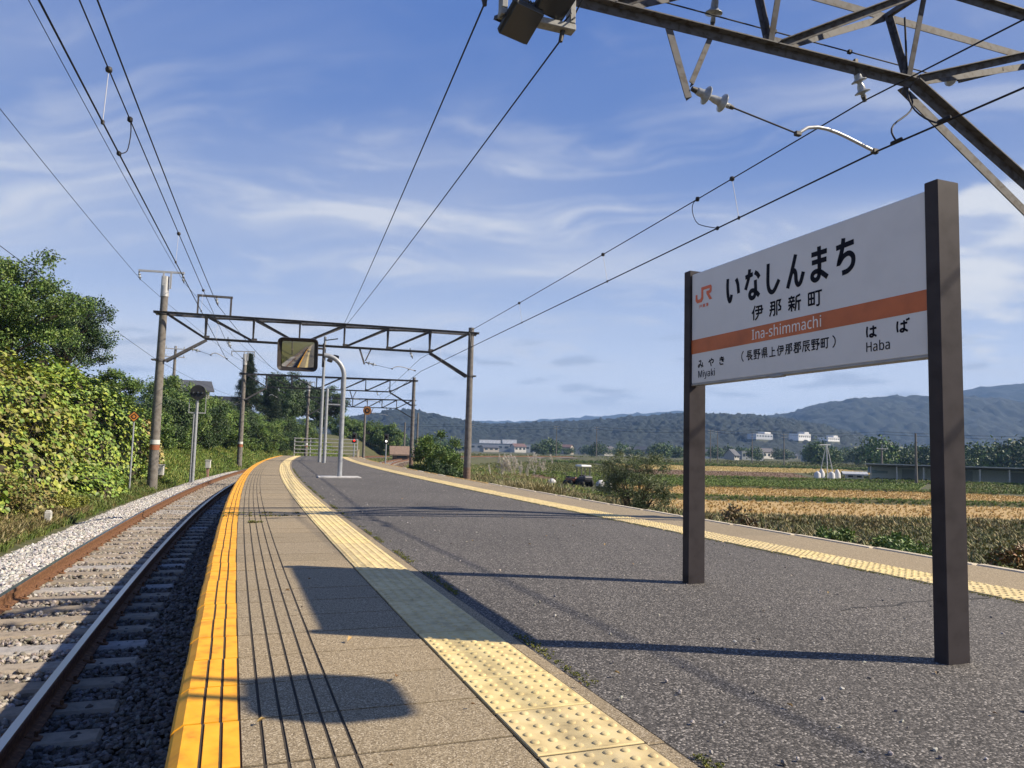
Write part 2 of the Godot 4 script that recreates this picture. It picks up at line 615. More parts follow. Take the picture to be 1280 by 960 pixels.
# ------------------------------------------------------------------ ground and hills
func ground_y(x: float, z: float) -> float:
	var q := sn(Vector3(x, 0, z))
	var n := q.y
	var far := sqrt(x * x + z * z)
	var bump := noise_b.get_noise_2d(x * 0.11, z * 0.11) * 0.16
	if n < -3.1:
		var k := clampf((-3.1 - n) / 6.5, 0.0, 1.0)
		var ahead := smoothstep(115.0, 175.0, -z)
		var y := -1.24 + lerpf(3.3, -0.8, ahead) * k * k * (3.0 - 2.0 * k) + bump * minf(1.0, (-3.1 - n) * 0.4)
		return y
	var rt := right_track(q.x)
	if n <= rt + 1.9:
		return -1.30
	var d := n - rt - 1.9
	var up := smoothstep(0.0, 0.9, d) * (1.0 - smoothstep(2.2, 6.0, d))
	var y2 := lerpf(-1.30, -0.98, up)
	y2 = lerpf(y2, -2.0, smoothstep(2.4, 6.5, d))
	if far > 45.0:
		return y2
	return y2 + bump * 0.35 * minf(1.0, d)

func spread(t: float) -> float:
	return 58.0 * t + 3700.0 * pow(absf(t), 7.0) * signf(t)

func build_ground() -> void:
	var g := setting("ground")
	var mb := MB.new()
	var m := 181
	for i in m:
		var z := -22.0 + spread(float(i) / (m - 1) * 2.0 - 1.0)
		for j in m:
			var x := spread(float(j) / (m - 1) * 2.0 - 1.0)
			mb.vert(Vector3(x, ground_y(x, z), z), Vector3.UP)
	mb.smooth_last(m, m)
	mb.grid(m, m)
	var mat := plain("ground", Color(1, 1, 1), 0.95, 0.0, "soil", 0.22, 3.0)
	part(g, "soil", mb.mesh(), mat)

func at_list(list: Array, a: float) -> float:
	if a <= list[0][0]:
		return list[0][1]
	for k in list.size() - 1:
		if a <= list[k + 1][0]:
			var t: float = (a - list[k][0]) / (list[k + 1][0] - list[k][0])
			return lerpf(list[k][1], list[k + 1][1], t * t * (3.0 - 2.0 * t))
	return list[-1][1]

var ridges := []

func ridge_height(k: int, a_deg: float, r: float) -> float:
	# height of a wooded ridge above the valley floor, seen from the station end of the valley
	var d: Dictionary = ridges[k]
	var crest: float = at_list(d.line, a_deg) * d.r + 2.6
	var t: float = (r - d.r0) / (d.r - d.r0)
	var shape := smoothstep(0.0, 1.0, t) if t <= 1.0 else maxf(0.0, 1.0 - 0.35 * (t - 1.0))
	var arc: float = deg_to_rad(a_deg) * r
	var spur := noise_a.get_noise_2d(arc / d.spur, r / d.spur * 0.6 + k * 13.0)
	var y := crest * shape * (1.0 + 0.30 * spur * sin(PI * clampf(t, 0, 1)))
	return y - 2.2

func build_hills() -> void:
	ridges = [
		{"name": "wooded_hills", "r": 1100.0, "r0": 560.0, "spur": 230.0, "tree": 13.0, "rough": 4.6, "na": 1000, "line": [[-80, 0.045], [-50, 0.07], [-30, 0.05], [-14.2, 0.0278], [-12.5, 0.033], [-10.2, 0.0385], [-9.0, 0.0424], [-7.2, 0.0423], [-5.7, 0.0379], [-3.6, 0.0326], [-1.7, 0.0292], [0.1, 0.0322], [2.5, 0.0354], [4.9, 0.0364], [7.3, 0.0394], [9.7, 0.0445], [13.2, 0.0497], [15.5, 0.0493], [17.8, 0.0487], [19.9, 0.0451], [22.1, 0.0377], [24.1, 0.0294], [26.1, 0.0194], [29.0, 0.0083], [34.3, 0.0045], [50, 0.03], [80, 0.05]]},
		{"name": "forested_mountain", "r": 1800.0, "r0": 1200.0, "spur": 400.0, "tree": 22.0, "rough": 6.5, "na": 640, "line": [[-80, 0.04], [-40, 0.03], [0, 0.012], [10.9, 0.0209], [15.5, 0.037], [20.0, 0.0502], [22.1, 0.0613], [25.2, 0.0701], [27.1, 0.0709], [28.6, 0.0698], [30.0, 0.0686], [30.9, 0.0703], [32.6, 0.0681], [34.3, 0.0633], [45, 0.05], [80, 0.06]]},
		{"name": "high_mountain", "r": 2500.0, "r0": 1950.0, "spur": 560.0, "tree": 38.0, "rough": 9.0, "na": 320, "line": [[-80, 0.05], [-10, 0.02], [10.0, 0.02], [21.0, 0.0295], [26.1, 0.0499], [29.0, 0.0688], [30.9, 0.0767], [32.2, 0.0818], [33.5, 0.084], [34.4, 0.0845], [36.4, 0.0861], [45, 0.095], [80, 0.06]]},
		{"name": "distant_range", "r": 3400.0, "r0": 2750.0, "spur": 700.0, "tree": 60.0, "rough": 10.0, "na": 320, "line": [[-80, 0.03], [-30, 0.03], [-6.0, 0.0282], [-2.4, 0.0342], [0.1, 0.0354], [3.7, 0.0401], [6.1, 0.0443], [9.7, 0.0466], [11.5, 0.0513], [12.7, 0.0527], [14.4, 0.05], [16.7, 0.0485], [18.9, 0.0459], [21.0, 0.0434], [40, 0.04], [80, 0.05]]},
	]
	for k in ridges.size():
		var d: Dictionary = ridges[k]
		var o := setting("hills" if k == 0 else "mountain")
		var mb := MB.new()
		var na: int = d.na
		var nr := 110 if k == 0 else 60
		var tn := fbm(1.0 / d.tree, 2, 200 + k)
		for i in nr:
			var t := float(i) / (nr - 1)
			var r: float = lerpf(d.r0, d.r, t * 1.25)
			for j in na:
				var a := lerpf(-78.0, 78.0, float(j) / (na - 1))
				var ar := deg_to_rad(a)
				var y := ridge_height(k, a, r)
				var p := Vector3(sin(ar) * r, y, -cos(ar) * r)
				p.y += (tn.get_noise_2d(p.x, p.z) + 0.6 * tn.get_noise_2d(p.x * 2.7, p.z * 2.7)) * d.rough * minf(1.0, (y + 2.2) / 20.0)
				mb.vert(p, Vector3.UP)
		mb.smooth_last(nr, na)
		mb.grid(nr, na)
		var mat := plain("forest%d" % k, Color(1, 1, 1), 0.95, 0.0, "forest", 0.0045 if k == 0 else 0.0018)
		part(o, "slope", mb.mesh(), mat)

# ------------------------------------------------------------------ platform
func extrude(mb: MB, prof: Array, l: float, low: float) -> void:
	# a cross-section (Vector2: across, height) from left to right, pushed along the track over length l and closed down to "low"
	var h := l * 0.5
	for k in prof.size() - 1:
		var a: Vector2 = prof[k]
		var b: Vector2 = prof[k + 1]
		mb.quad(Vector3(a.x, a.y, h), Vector3(b.x, b.y, h), Vector3(b.x, b.y, -h), Vector3(a.x, a.y, -h))
		if absf(a.x - b.x) > 1e-5:
			mb.quad(Vector3(a.x, low, h), Vector3(b.x, low, h), Vector3(b.x, b.y, h), Vector3(a.x, a.y, h))
			mb.quad(Vector3(b.x, low, -h), Vector3(a.x, low, -h), Vector3(a.x, a.y, -h), Vector3(b.x, b.y, -h))

func grooved(x0: float, x1: float, grooves: Array, w: float, depth: float, lead: Array) -> Array:
	var out := lead.duplicate()
	for g in grooves:
		out.append(Vector2(g - w * 0.5 - 0.002, 0.0))
		out.append(Vector2(g - w * 0.5, -depth))
		out.append(Vector2(g + w * 0.5, -depth))
		out.append(Vector2(g + w * 0.5 + 0.002, 0.0))
	out.append(Vector2(x1, 0.0))
	out.append(Vector2(x1, -0.03))
	return out

func tile_mesh(w: float, l: float, rings: int, seg: int) -> ArrayMesh:
	var mb := MB.new()
	mb.bevel(Transform3D(Basis(), Vector3(0, -0.0185, 0)), Vector3(w, 0.043, l), 0.0025)
	for i in 6:
		for j in 6:
			var o := Vector3((i - 2.5) * w / 6.0, 0.0025, (j - 2.5) * l / 6.0)
			var prof := []
			for k in rings + 1:
				var f := float(k) / rings
				prof.append(Vector2(lerpf(0.0125, 0.0006, f * f), 0.0058 * sin(f * PI * 0.5)))
			mb.lathe(Transform3D(Basis(), o), prof, seg)
	return mb.mesh()

func strip(mb: MB, s0: float, s1: float, step: float, na: Callable, nb: Callable, ya: float, yb: float) -> void:
	# a ribbon along the track between two offsets
	var m := int(ceil((s1 - s0) / step)) + 1
	for i in m:
		var s := minf(s0 + i * step, s1)
		mb.vert(at(s, na.call(s), ya), Vector3.UP)
		mb.vert(at(s, nb.call(s), yb), Vector3.UP)
	mb.smooth_last(m, 2)
	if mb.nn[mb.nn.size() - 1].y < -0.01:
		for i in m * 2:
			mb.nn[mb.nn.size() - 1 - i] *= -1.0
	mb.grid(m, 2)

func build_platform() -> void:
	rng.seed = 101
	var pf := setting("platform")
	var concrete := StandardMaterial3D.new()
	concrete.albedo_texture = tex.concrete
	concrete.uv1_triplanar = true
	concrete.uv1_world_triplanar = true
	concrete.uv1_scale = Vector3.ONE * 1.9
	concrete.roughness = 0.92
	concrete.heightmap_enabled = true
	concrete.heightmap_texture = tex.bump
	concrete.heightmap_scale = 0.12
	var slab_mats := []
	for k in 4:
		var c: StandardMaterial3D = concrete.duplicate()
		var t: float = [1.0, 0.93, 1.05, 0.97][k]
		c.albedo_color = Color(t, t * [1.0, 0.995, 0.985, 1.0][k], t * [1.0, 0.98, 0.96, 1.01][k]).linear_to_srgb()
		slab_mats.append(c)
	mats.slab = concrete
	var paint := StandardMaterial3D.new()
	paint.albedo_texture = tex.paint
	paint.uv1_triplanar = true
	paint.uv1_world_triplanar = true
	paint.uv1_scale = Vector3.ONE * 0.9
	paint.roughness = 0.6
	paint.heightmap_enabled = true
	paint.heightmap_texture = tex.bump
	paint.heightmap_scale = 0.10
	var tact_mats := []
	for k in 4:
		var c := StandardMaterial3D.new()
		c.albedo_texture = tex.tactile
		c.uv1_triplanar = true
		c.uv1_world_triplanar = true
		c.uv1_scale = Vector3.ONE * 0.8
		c.roughness = 0.75
		var t: float = [1.0, 0.93, 0.97, 0.88][k]
		c.albedo_color = Color(t, t, t * [1.0, 1.0, 0.93, 1.03][k]).linear_to_srgb()
		tact_mats.append(c)
	var pitch := 0.314
	# shared pieces, drawn about the line n = 0
	var mb := MB.new()
	extrude(mb, grooved(0.0, 0.136, [0.047, 0.0925], 0.0052, 0.018, [Vector2(-0.030, -0.15), Vector2(-0.030, -0.026), Vector2(-0.022, -0.014), Vector2(0.0, 0.0)]), pitch - 0.010, -0.15)
	var edge_mesh := mb.mesh()
	mb = MB.new()
	extrude(mb, grooved(0.142, 0.812, [0.192, 0.245, 0.298, 0.351, 0.403], 0.0052, 0.012, [Vector2(0.142, -0.03), Vector2(0.142, 0.0)]), pitch - 0.0095, -0.03)
	var slab_mesh := mb.mesh()
	var near_tile := tile_mesh(0.300, pitch - 0.010, 4, 10)
	var far_tile := tile_mesh(0.300, pitch - 0.010, 2, 6)
	var rtile_near := tile_mesh(0.335, pitch - 0.010, 4, 10)
	var rtile_far := tile_mesh(0.335, pitch - 0.010, 2, 6)
	mb = MB.new()
	mb.bevel(Transform3D(Basis(), Vector3(0, -0.02, 0)), Vector3(0.054, 0.04, pitch * 2.0 - 0.006), 0.003)
	var kerb_mesh := mb.mesh()
	mb = MB.new()
	mb.bevel(Transform3D(Basis(), Vector3(0, -0.02, 0)), Vector3(0.70, 0.04, pitch * 3.0 - 0.006), 0.003)
	var right_slab := mb.mesh()
	mb = MB.new()
	mb.bevel(Transform3D(Basis(), Vector3(0, -0.07, 0)), Vector3(0.085, 0.155, pitch * 3.0 - 0.008), 0.012)
	var cope_mesh := mb.mesh()
	var cope_mat := plain("cope", Color(0.52, 0.45, 0.34), 0.9, 0.0, "patch", 1.4, 0.1)
	var cope_old := plain("cope_painted", Color(0.52, 0.33, 0.10), 0.8, 0.0, "streak", 1.2, 0.1)
	var rows := 146
	for i in rows:
		var s := -4.7 + (i + 0.5) * pitch
		var f := frame(s, 0.0)
		var low := rng.randf_range(-0.0018, 0.0)
		var tilt := Basis(Vector3.FORWARD, rng.randf_range(-0.0008, 0.0008)) * Basis(Vector3.RIGHT, rng.randf_range(-0.0015, 0.0015))
		part(pf, "edge_block", edge_mesh, paint, f * Transform3D(Basis(), Vector3(rng.randf_range(-0.002, 0.002), low, 0)))
		part(pf, "paving_slab", slab_mesh, slab_mats[rng.randi() % 4], f * Transform3D(tilt, Vector3(0, low - 0.0005, 0)))
		var st := s - 0.152
		part(pf, "tactile_tile", near_tile if s < 14.0 else far_tile, tact_mats[rng.randi() % 4], frame(st, 0.968, 0.002) * Transform3D(tilt, Vector3(rng.randf_range(-0.001, 0.001), low, 0)))
		var fr := frame(st, 0.0) * Transform3D(Basis(Vector3.UP, -0.017), Vector3(4.303 + right_shift(st), 0.002, 0))
		part(pf, "tactile_tile", rtile_near if s < 16.0 else rtile_far, tact_mats[rng.randi() % 4], fr * Transform3D(tilt, Vector3(0, low, 0)))
		if i % 2 == 0:
			part(pf, "kerb_stone", kerb_mesh, slab_mats[rng.randi() % 4], frame(s + pitch * 0.5 - 0.152, 1.150, 0.0) * Transform3D(tilt, Vector3(0, low * 2.0, 0)))
		if i % 3 == 0:
			var s3 := s + pitch
			var f3 := frame(s3, 0.0) * Transform3D(Basis(Vector3.UP, -0.017), Vector3(right_shift(s3), 0.0, 0))
			part(pf, "paving_slab", right_slab, slab_mats[rng.randi() % 4], f3 * Transform3D(tilt, Vector3(4.826, low, 0)))
			part(pf, "coping_stone", cope_mesh, cope_old if s > 11.0 and rng.randf() < 0.75 else cope_mat, f3 * Transform3D(Basis(Vector3.UP, rng.randf_range(-0.003, 0.003)), Vector3(5.224, low, 0)))
	# bedding under the joints, walls down to the track bed, the rest of the platform behind
	var bed := MB.new()
	strip(bed, -4.7, 41.2, 0.8, func(_s): return 0.006, func(_s): return 1.18, -0.0040, -0.0040)
	strip(bed, -4.85, 41.0, 0.8, func(_s): return 0.8165, func(_s): return 1.1205, 0.0006, 0.0006)
	strip(bed, -4.7, 41.2, 0.8, func(s): return 4.10 + right_shift(s), func(s): return 5.24 + right_shift(s), -0.0425, -0.0425)
	part(pf, "bedding", bed.mesh(), plain("bedding", Color(0.048, 0.038, 0.027), 0.95, 0.0, "grime", 2.0))
	var wall := MB.new()
	strip(wall, -42.0, 41.2, 0.8, func(_s): return 0.03, func(_s): return -0.012, -0.13, -1.35)
	strip(wall, -42.0, 41.2, 0.8, func(s): return 5.20 + right_shift(s), func(s): return 5.25 + right_shift(s), -0.13, -1.35)
	var e0 := at(41.2, -0.012, -1.35); var e1 := at(41.2, 5.25 + right_shift(41.2), -1.35)
	wall.quad(e1, e0, at(41.2, 0.03, -0.02), at(41.2, 5.2 + right_shift(41.2), -0.02))
	part(pf, "retaining_wall", wall.mesh(), plain("oldwall", Color(0.22, 0.20, 0.17), 0.95, 0.0, "patch", 0.8, 1.5))
	var back := MB.new()
	strip(back, -42.0, -4.7, 0.8, func(_s): return -0.03, func(_s): return 1.18, 0.0, 0.0)
	strip(back, -42.0, -4.7, 0.8, func(s): return 4.12 + right_shift(s), func(s): return 5.265 + right_shift(s), 0.0, 0.0)
	part(pf, "rear_deck", back.mesh(), concrete)
	# asphalt
	var am := MB.new()
	var rowsn := 166
	var colsn := 15
	for i in rowsn:
		var s := -42.0 + i * (83.2 / (rowsn - 1))
		for j in colsn:
			var t := float(j) / (colsn - 1)
			var n := lerpf(1.181, 4.132 + right_shift(s), t)
			var p := at(s, n, 0.0)
			p.y = -0.004 + 0.012 * sin(PI * t) + noise_b.get_noise_2d(p.x * 0.8, p.z * 0.8) * 0.006
			am.vert(p, Vector3.UP)
			var k := 0.95 + 0.22 * noise_a.get_noise_2d(p.x * 0.45 + 40.0, p.z * 0.45) + 0.12 * noise_b.get_noise_2d(p.x * 2.1, p.z * 2.1 + 9.0)
			am.cc.append(Color(k, k, k))
	am.smooth_last(rowsn, colsn)
	am.grid(rowsn, colsn)
	var asphalt := StandardMaterial3D.new()
	asphalt.albedo_texture = tex.asphalt
	asphalt.vertex_color_use_as_albedo = true
	asphalt.uv1_triplanar = true
	asphalt.uv1_world_triplanar = true
	asphalt.uv1_scale = Vector3.ONE * 1.35
	asphalt.roughness = 0.9
	asphalt.heightmap_enabled = true
	asphalt.heightmap_texture = tex.asphalt_bump
	asphalt.heightmap_scale = 0.22
	mats.asphalt = asphalt
	part(pf, "asphalt_surface", am.mesh(), asphalt)
	# tar run into cracks across the asphalt
	for q in [[4.25, 1.25, 3.95, 0.05], [7.9, 1.3, 3.3, 0.08], [-1.15, 2.9, 4.05, 0.04]]:
		var cm := MB.new()
		var last := Vector3.ZERO
		var lw := 0.0
		for k in 41:
			var t := k / 40.0
			var n: float = lerpf(q[1], q[2], t)
			var p := at(q[0] + noise_a.get_noise_2d(n * 1.6, q[0]) * 0.10 + t * q[3] * 3.0, n, 0.0)
			p.y = 0.0015 - 0.004 + 0.012 * sin(PI * clampf((n - 1.181) / 2.9, 0, 1)) + noise_b.get_noise_2d(p.x * 0.8, p.z * 0.8) * 0.006
			var wd := 0.004 + 0.010 * absf(noise_b.get_noise_2d(n * 5.0, q[0] * 3.0))
			var al := (at(q[0] + 1.0, n) - at(q[0], n)).normalized()
			if k > 0:
				cm.quad(last - al * lw, p - al * wd, p + al * wd, last + al * lw)
			last = p
			lw = wd
		part(pf, "tar_crack", cm.mesh(), plain("tar", Color(0.020, 0.019, 0.018), 0.8, 0.0, ""))
	# a few chips of loose gravel on the asphalt, moss in the seam beside the kerb stones and weeds in a joint
	var chip := stone_mesh(5)
	var buf := PackedFloat32Array()
	for k in 900:
		var s := -3.0 + 22.0 * pow(rng.randf(), 1.6)
		var n := rng.randf_range(1.2, 4.0 + right_shift(s))
		var c := vary([Color(0.28, 0.26, 0.24), Color(0.14, 0.13, 0.13), Color(0.42, 0.40, 0.36)], 0.2)
		put(buf, at(s, n, 0.006), Basis.from_euler(Vector3(rng.randf() * 6, rng.randf() * 6, 0)).scaled(Vector3.ONE * rng.randf_range(0.003, 0.0085)), c)
	stuff(scatter(pf, "loose_gravel", chip, dull_mat("stone"), buf))
	var moss := PackedFloat32Array()
	var tuft := tuft_mesh(9, 0.7, 0.30)
	for k in 5200:
		var s := -3.4 + 22.0 * pow(rng.randf(), 1.3)
		if noise_a.get_noise_2d(s * 0.9, 4.0) + noise_b.get_noise_2d(s * 3.5, 1.0) * 0.6 < 0.02:
			continue
		var n := 1.183 + absf(rng.randfn(0.0, 0.022))
		put(moss, at(s, n, 0.001), facing(Vector3.UP + rand_dir() * 0.4, rng.randf() * TAU, rng.randf_range(0.005, 0.011)), vary([Color(0.13, 0.15, 0.025), Color(0.20, 0.19, 0.035), Color(0.07, 0.09, 0.02)], 0.25))
	for k in 3200:
		var s := -3.4 + 24.0 * pow(rng.randf(), 1.3)
		if noise_a.get_noise_2d(s * 0.7, 14.0) < -0.05:
			continue
		put(moss, at(s, 4.112 + right_shift(s) - absf(rng.randfn(0.0, 0.018)), 0.0), facing(Vector3.UP + rand_dir() * 0.4, rng.randf() * TAU, rng.randf_range(0.005, 0.010)), vary([Color(0.14, 0.15, 0.03), Color(0.20, 0.19, 0.04)], 0.25))
	stuff(scatter(pf, "moss", tuft, leaf_mat("moss", 0.9, 0.1), moss))
	var weeds := PackedFloat32Array()
	for k in 90:
		var s: float = [4.02, 4.33, 3.39][k % 3] + rng.randfn(0.0, 0.015)
		var n := absf(rng.randfn(0.30, 0.24))
		if k % 3 == 2:
			n = 0.24 + absf(rng.randfn(0.0, 0.05))
		put(weeds, at(s, minf(n, 0.8), -0.004), facing(Vector3.UP + rand_dir() * 0.35, rng.randf() * TAU, rng.randf_range(0.012, 0.034)), vary([Color(0.14, 0.14, 0.03), Color(0.20, 0.17, 0.06), Color(0.08, 0.11, 0.03)], 0.25))
	stuff(scatter(pf, "joint_weeds", tuft, leaf_mat("moss"), weeds))

# ------------------------------------------------------------------ small shared shapes
func stone_mesh(sd: int) -> ArrayMesh:
	var r := RandomNumberGenerator.new()
	r.seed = sd
	var mb := MB.new()
	var g := (1.0 + sqrt(5.0)) * 0.5
	var p := [Vector3(-1, g, 0), Vector3(1, g, 0), Vector3(-1, -g, 0), Vector3(1, -g, 0), Vector3(0, -1, g), Vector3(0, 1, g), Vector3(0, -1, -g), Vector3(0, 1, -g), Vector3(g, 0, -1), Vector3(g, 0, 1), Vector3(-g, 0, -1), Vector3(-g, 0, 1)]
	for i in 12:
		p[i] = (p[i] as Vector3).normalized() * r.randf_range(0.68, 1.15) * Vector3(1.1, 0.75, 0.9)
	for t in [[0, 11, 5], [0, 5, 1], [0, 1, 7], [0, 7, 10], [0, 10, 11], [1, 5, 9], [5, 11, 4], [11, 10, 2], [10, 7, 6], [7, 1, 8], [3, 9, 4], [3, 4, 2], [3, 2, 6], [3, 6, 8], [3, 8, 9], [4, 9, 5], [2, 4, 11], [6, 2, 10], [8, 6, 7], [9, 8, 1]]:
		mb.out_tri(p[t[0]], p[t[1]], p[t[2]], Vector3.ZERO)
	return mb.mesh()

func tuft_mesh(blades: int, lean: float, width: float) -> ArrayMesh:
	# grass blades of about unit height round the origin
	var r := RandomNumberGenerator.new()
	r.seed = blades * 31 + int(lean * 100)
	var mb := MB.new()
	for k in blades:
		var a := r.randf() * TAU
		var d := Vector3(cos(a), 0, sin(a))
		var side := Vector3(-d.z, 0, d.x).rotated(Vector3.UP, r.randf_range(-0.6, 0.6)) * width * 0.5
		var o := d * r.randf_range(0.0, 0.25)
		var l := r.randf_range(0.55, 1.0)
		var bend := r.randf_range(0.3, 1.0) * lean
		var p0 := o
		var p1 := o + Vector3(0, l * 0.5, 0) + d * bend * 0.25
		var p2 := o + Vector3(0, l * (0.95 - bend * 0.25), 0) + d * bend * 0.85
		mb.quad(p0 - side * 0.7, p0 + side * 0.7, p1 + side, p1 - side)
		mb.tri(p1 - side, p1 + side, p2)
	return mb.mesh()

func leaf_shape(fold: float, wide: float) -> ArrayMesh:
	var mb := MB.new()
	var b := Vector3(0, 0, -0.5)
	var m := Vector3(0, -0.02, 0.05)
	var t := Vector3(0, -0.10, 0.55)
	for s in [-1.0, 1.0]:
		var e := Vector3(wide * s, fold, -0.12)
		var f := Vector3(wide * 0.75 * s, fold * 0.6, 0.22)
		mb.tri(b, m, e); mb.tri(e, m, f); mb.tri(f, m, t)
	return mb.mesh()

func sprig_mesh(count: int, spread_r: float, leaf: float, wide: float, sd: int) -> ArrayMesh:
	# a spray of small folded leaves round a twig
	var r := RandomNumberGenerator.new()
	r.seed = sd
	var mb := MB.new()
	for k in count:
		var z := r.randf_range(-1, 1)
		var a := r.randf() * TAU
		var rr := sqrt(1.0 - z * z)
		var d := Vector3(rr * cos(a), z, rr * sin(a))
		var o := d * spread_r * pow(r.randf(), 0.5)
		var dir := (d + Vector3(0, -0.25, 0) + Vector3(r.randf_range(-0.6, 0.6), r.randf_range(-0.5, 0.5), r.randf_range(-0.6, 0.6))).normalized()
		var side := dir.cross(Vector3(r.randf_range(-1, 1), 1.0, r.randf_range(-1, 1))).normalized()
		var up := side.cross(dir)
		var l := leaf * r.randf_range(0.7, 1.25)
		var b := o
		var t := o + dir * l
		var e1 := o + dir * l * 0.45 + side * l * wide + up * l * 0.12
		var e2 := o + dir * l * 0.45 - side * l * wide + up * l * 0.12
		mb.tri(b, e1, t)
		mb.tri(b, t, e2)
	return mb.mesh()

# ------------------------------------------------------------------ tracks
func rail_profile() -> Array:
	return [Vector2(-0.064, -0.153), Vector2(-0.064, -0.141), Vector2(-0.012, -0.126), Vector2(-0.0085, -0.115), Vector2(-0.0085, -0.052), Vector2(-0.031, -0.038), Vector2(-0.0325, -0.010), Vector2(-0.027, -0.001), Vector2(0.027, -0.001), Vector2(0.0325, -0.010), Vector2(0.031, -0.038), Vector2(0.0085, -0.052), Vector2(0.0085, -0.115), Vector2(0.012, -0.126), Vector2(0.064, -0.141), Vector2(0.064, -0.153)]

func sweep(s0: float, s1: float, step: float, off: Callable, prof: Array, y: float) -> ArrayMesh:
	var mb := MB.new()
	var m := int((s1 - s0) / step) + 1
	for k in prof.size() - 1:
		var a: Vector2 = prof[k]
		var b: Vector2 = prof[k + 1]
		var t := (b - a).normalized()
		for i in m:
			var s := s0 + i * step
			var th := ct[clampi(int((s - SMIN) / DS + 0.5), 0, ct.size() - 1)]
			var nrm := Vector3(cos(th), 0, -sin(th)) * -t.y + Vector3.UP * t.x
			var n: float = off.call(s)
			mb.vert(at(s, n + a.x, y + a.y), nrm)
			mb.vert(at(s, n + b.x, y + b.y), nrm)
		mb.grid(m, 2)
	return mb.mesh()

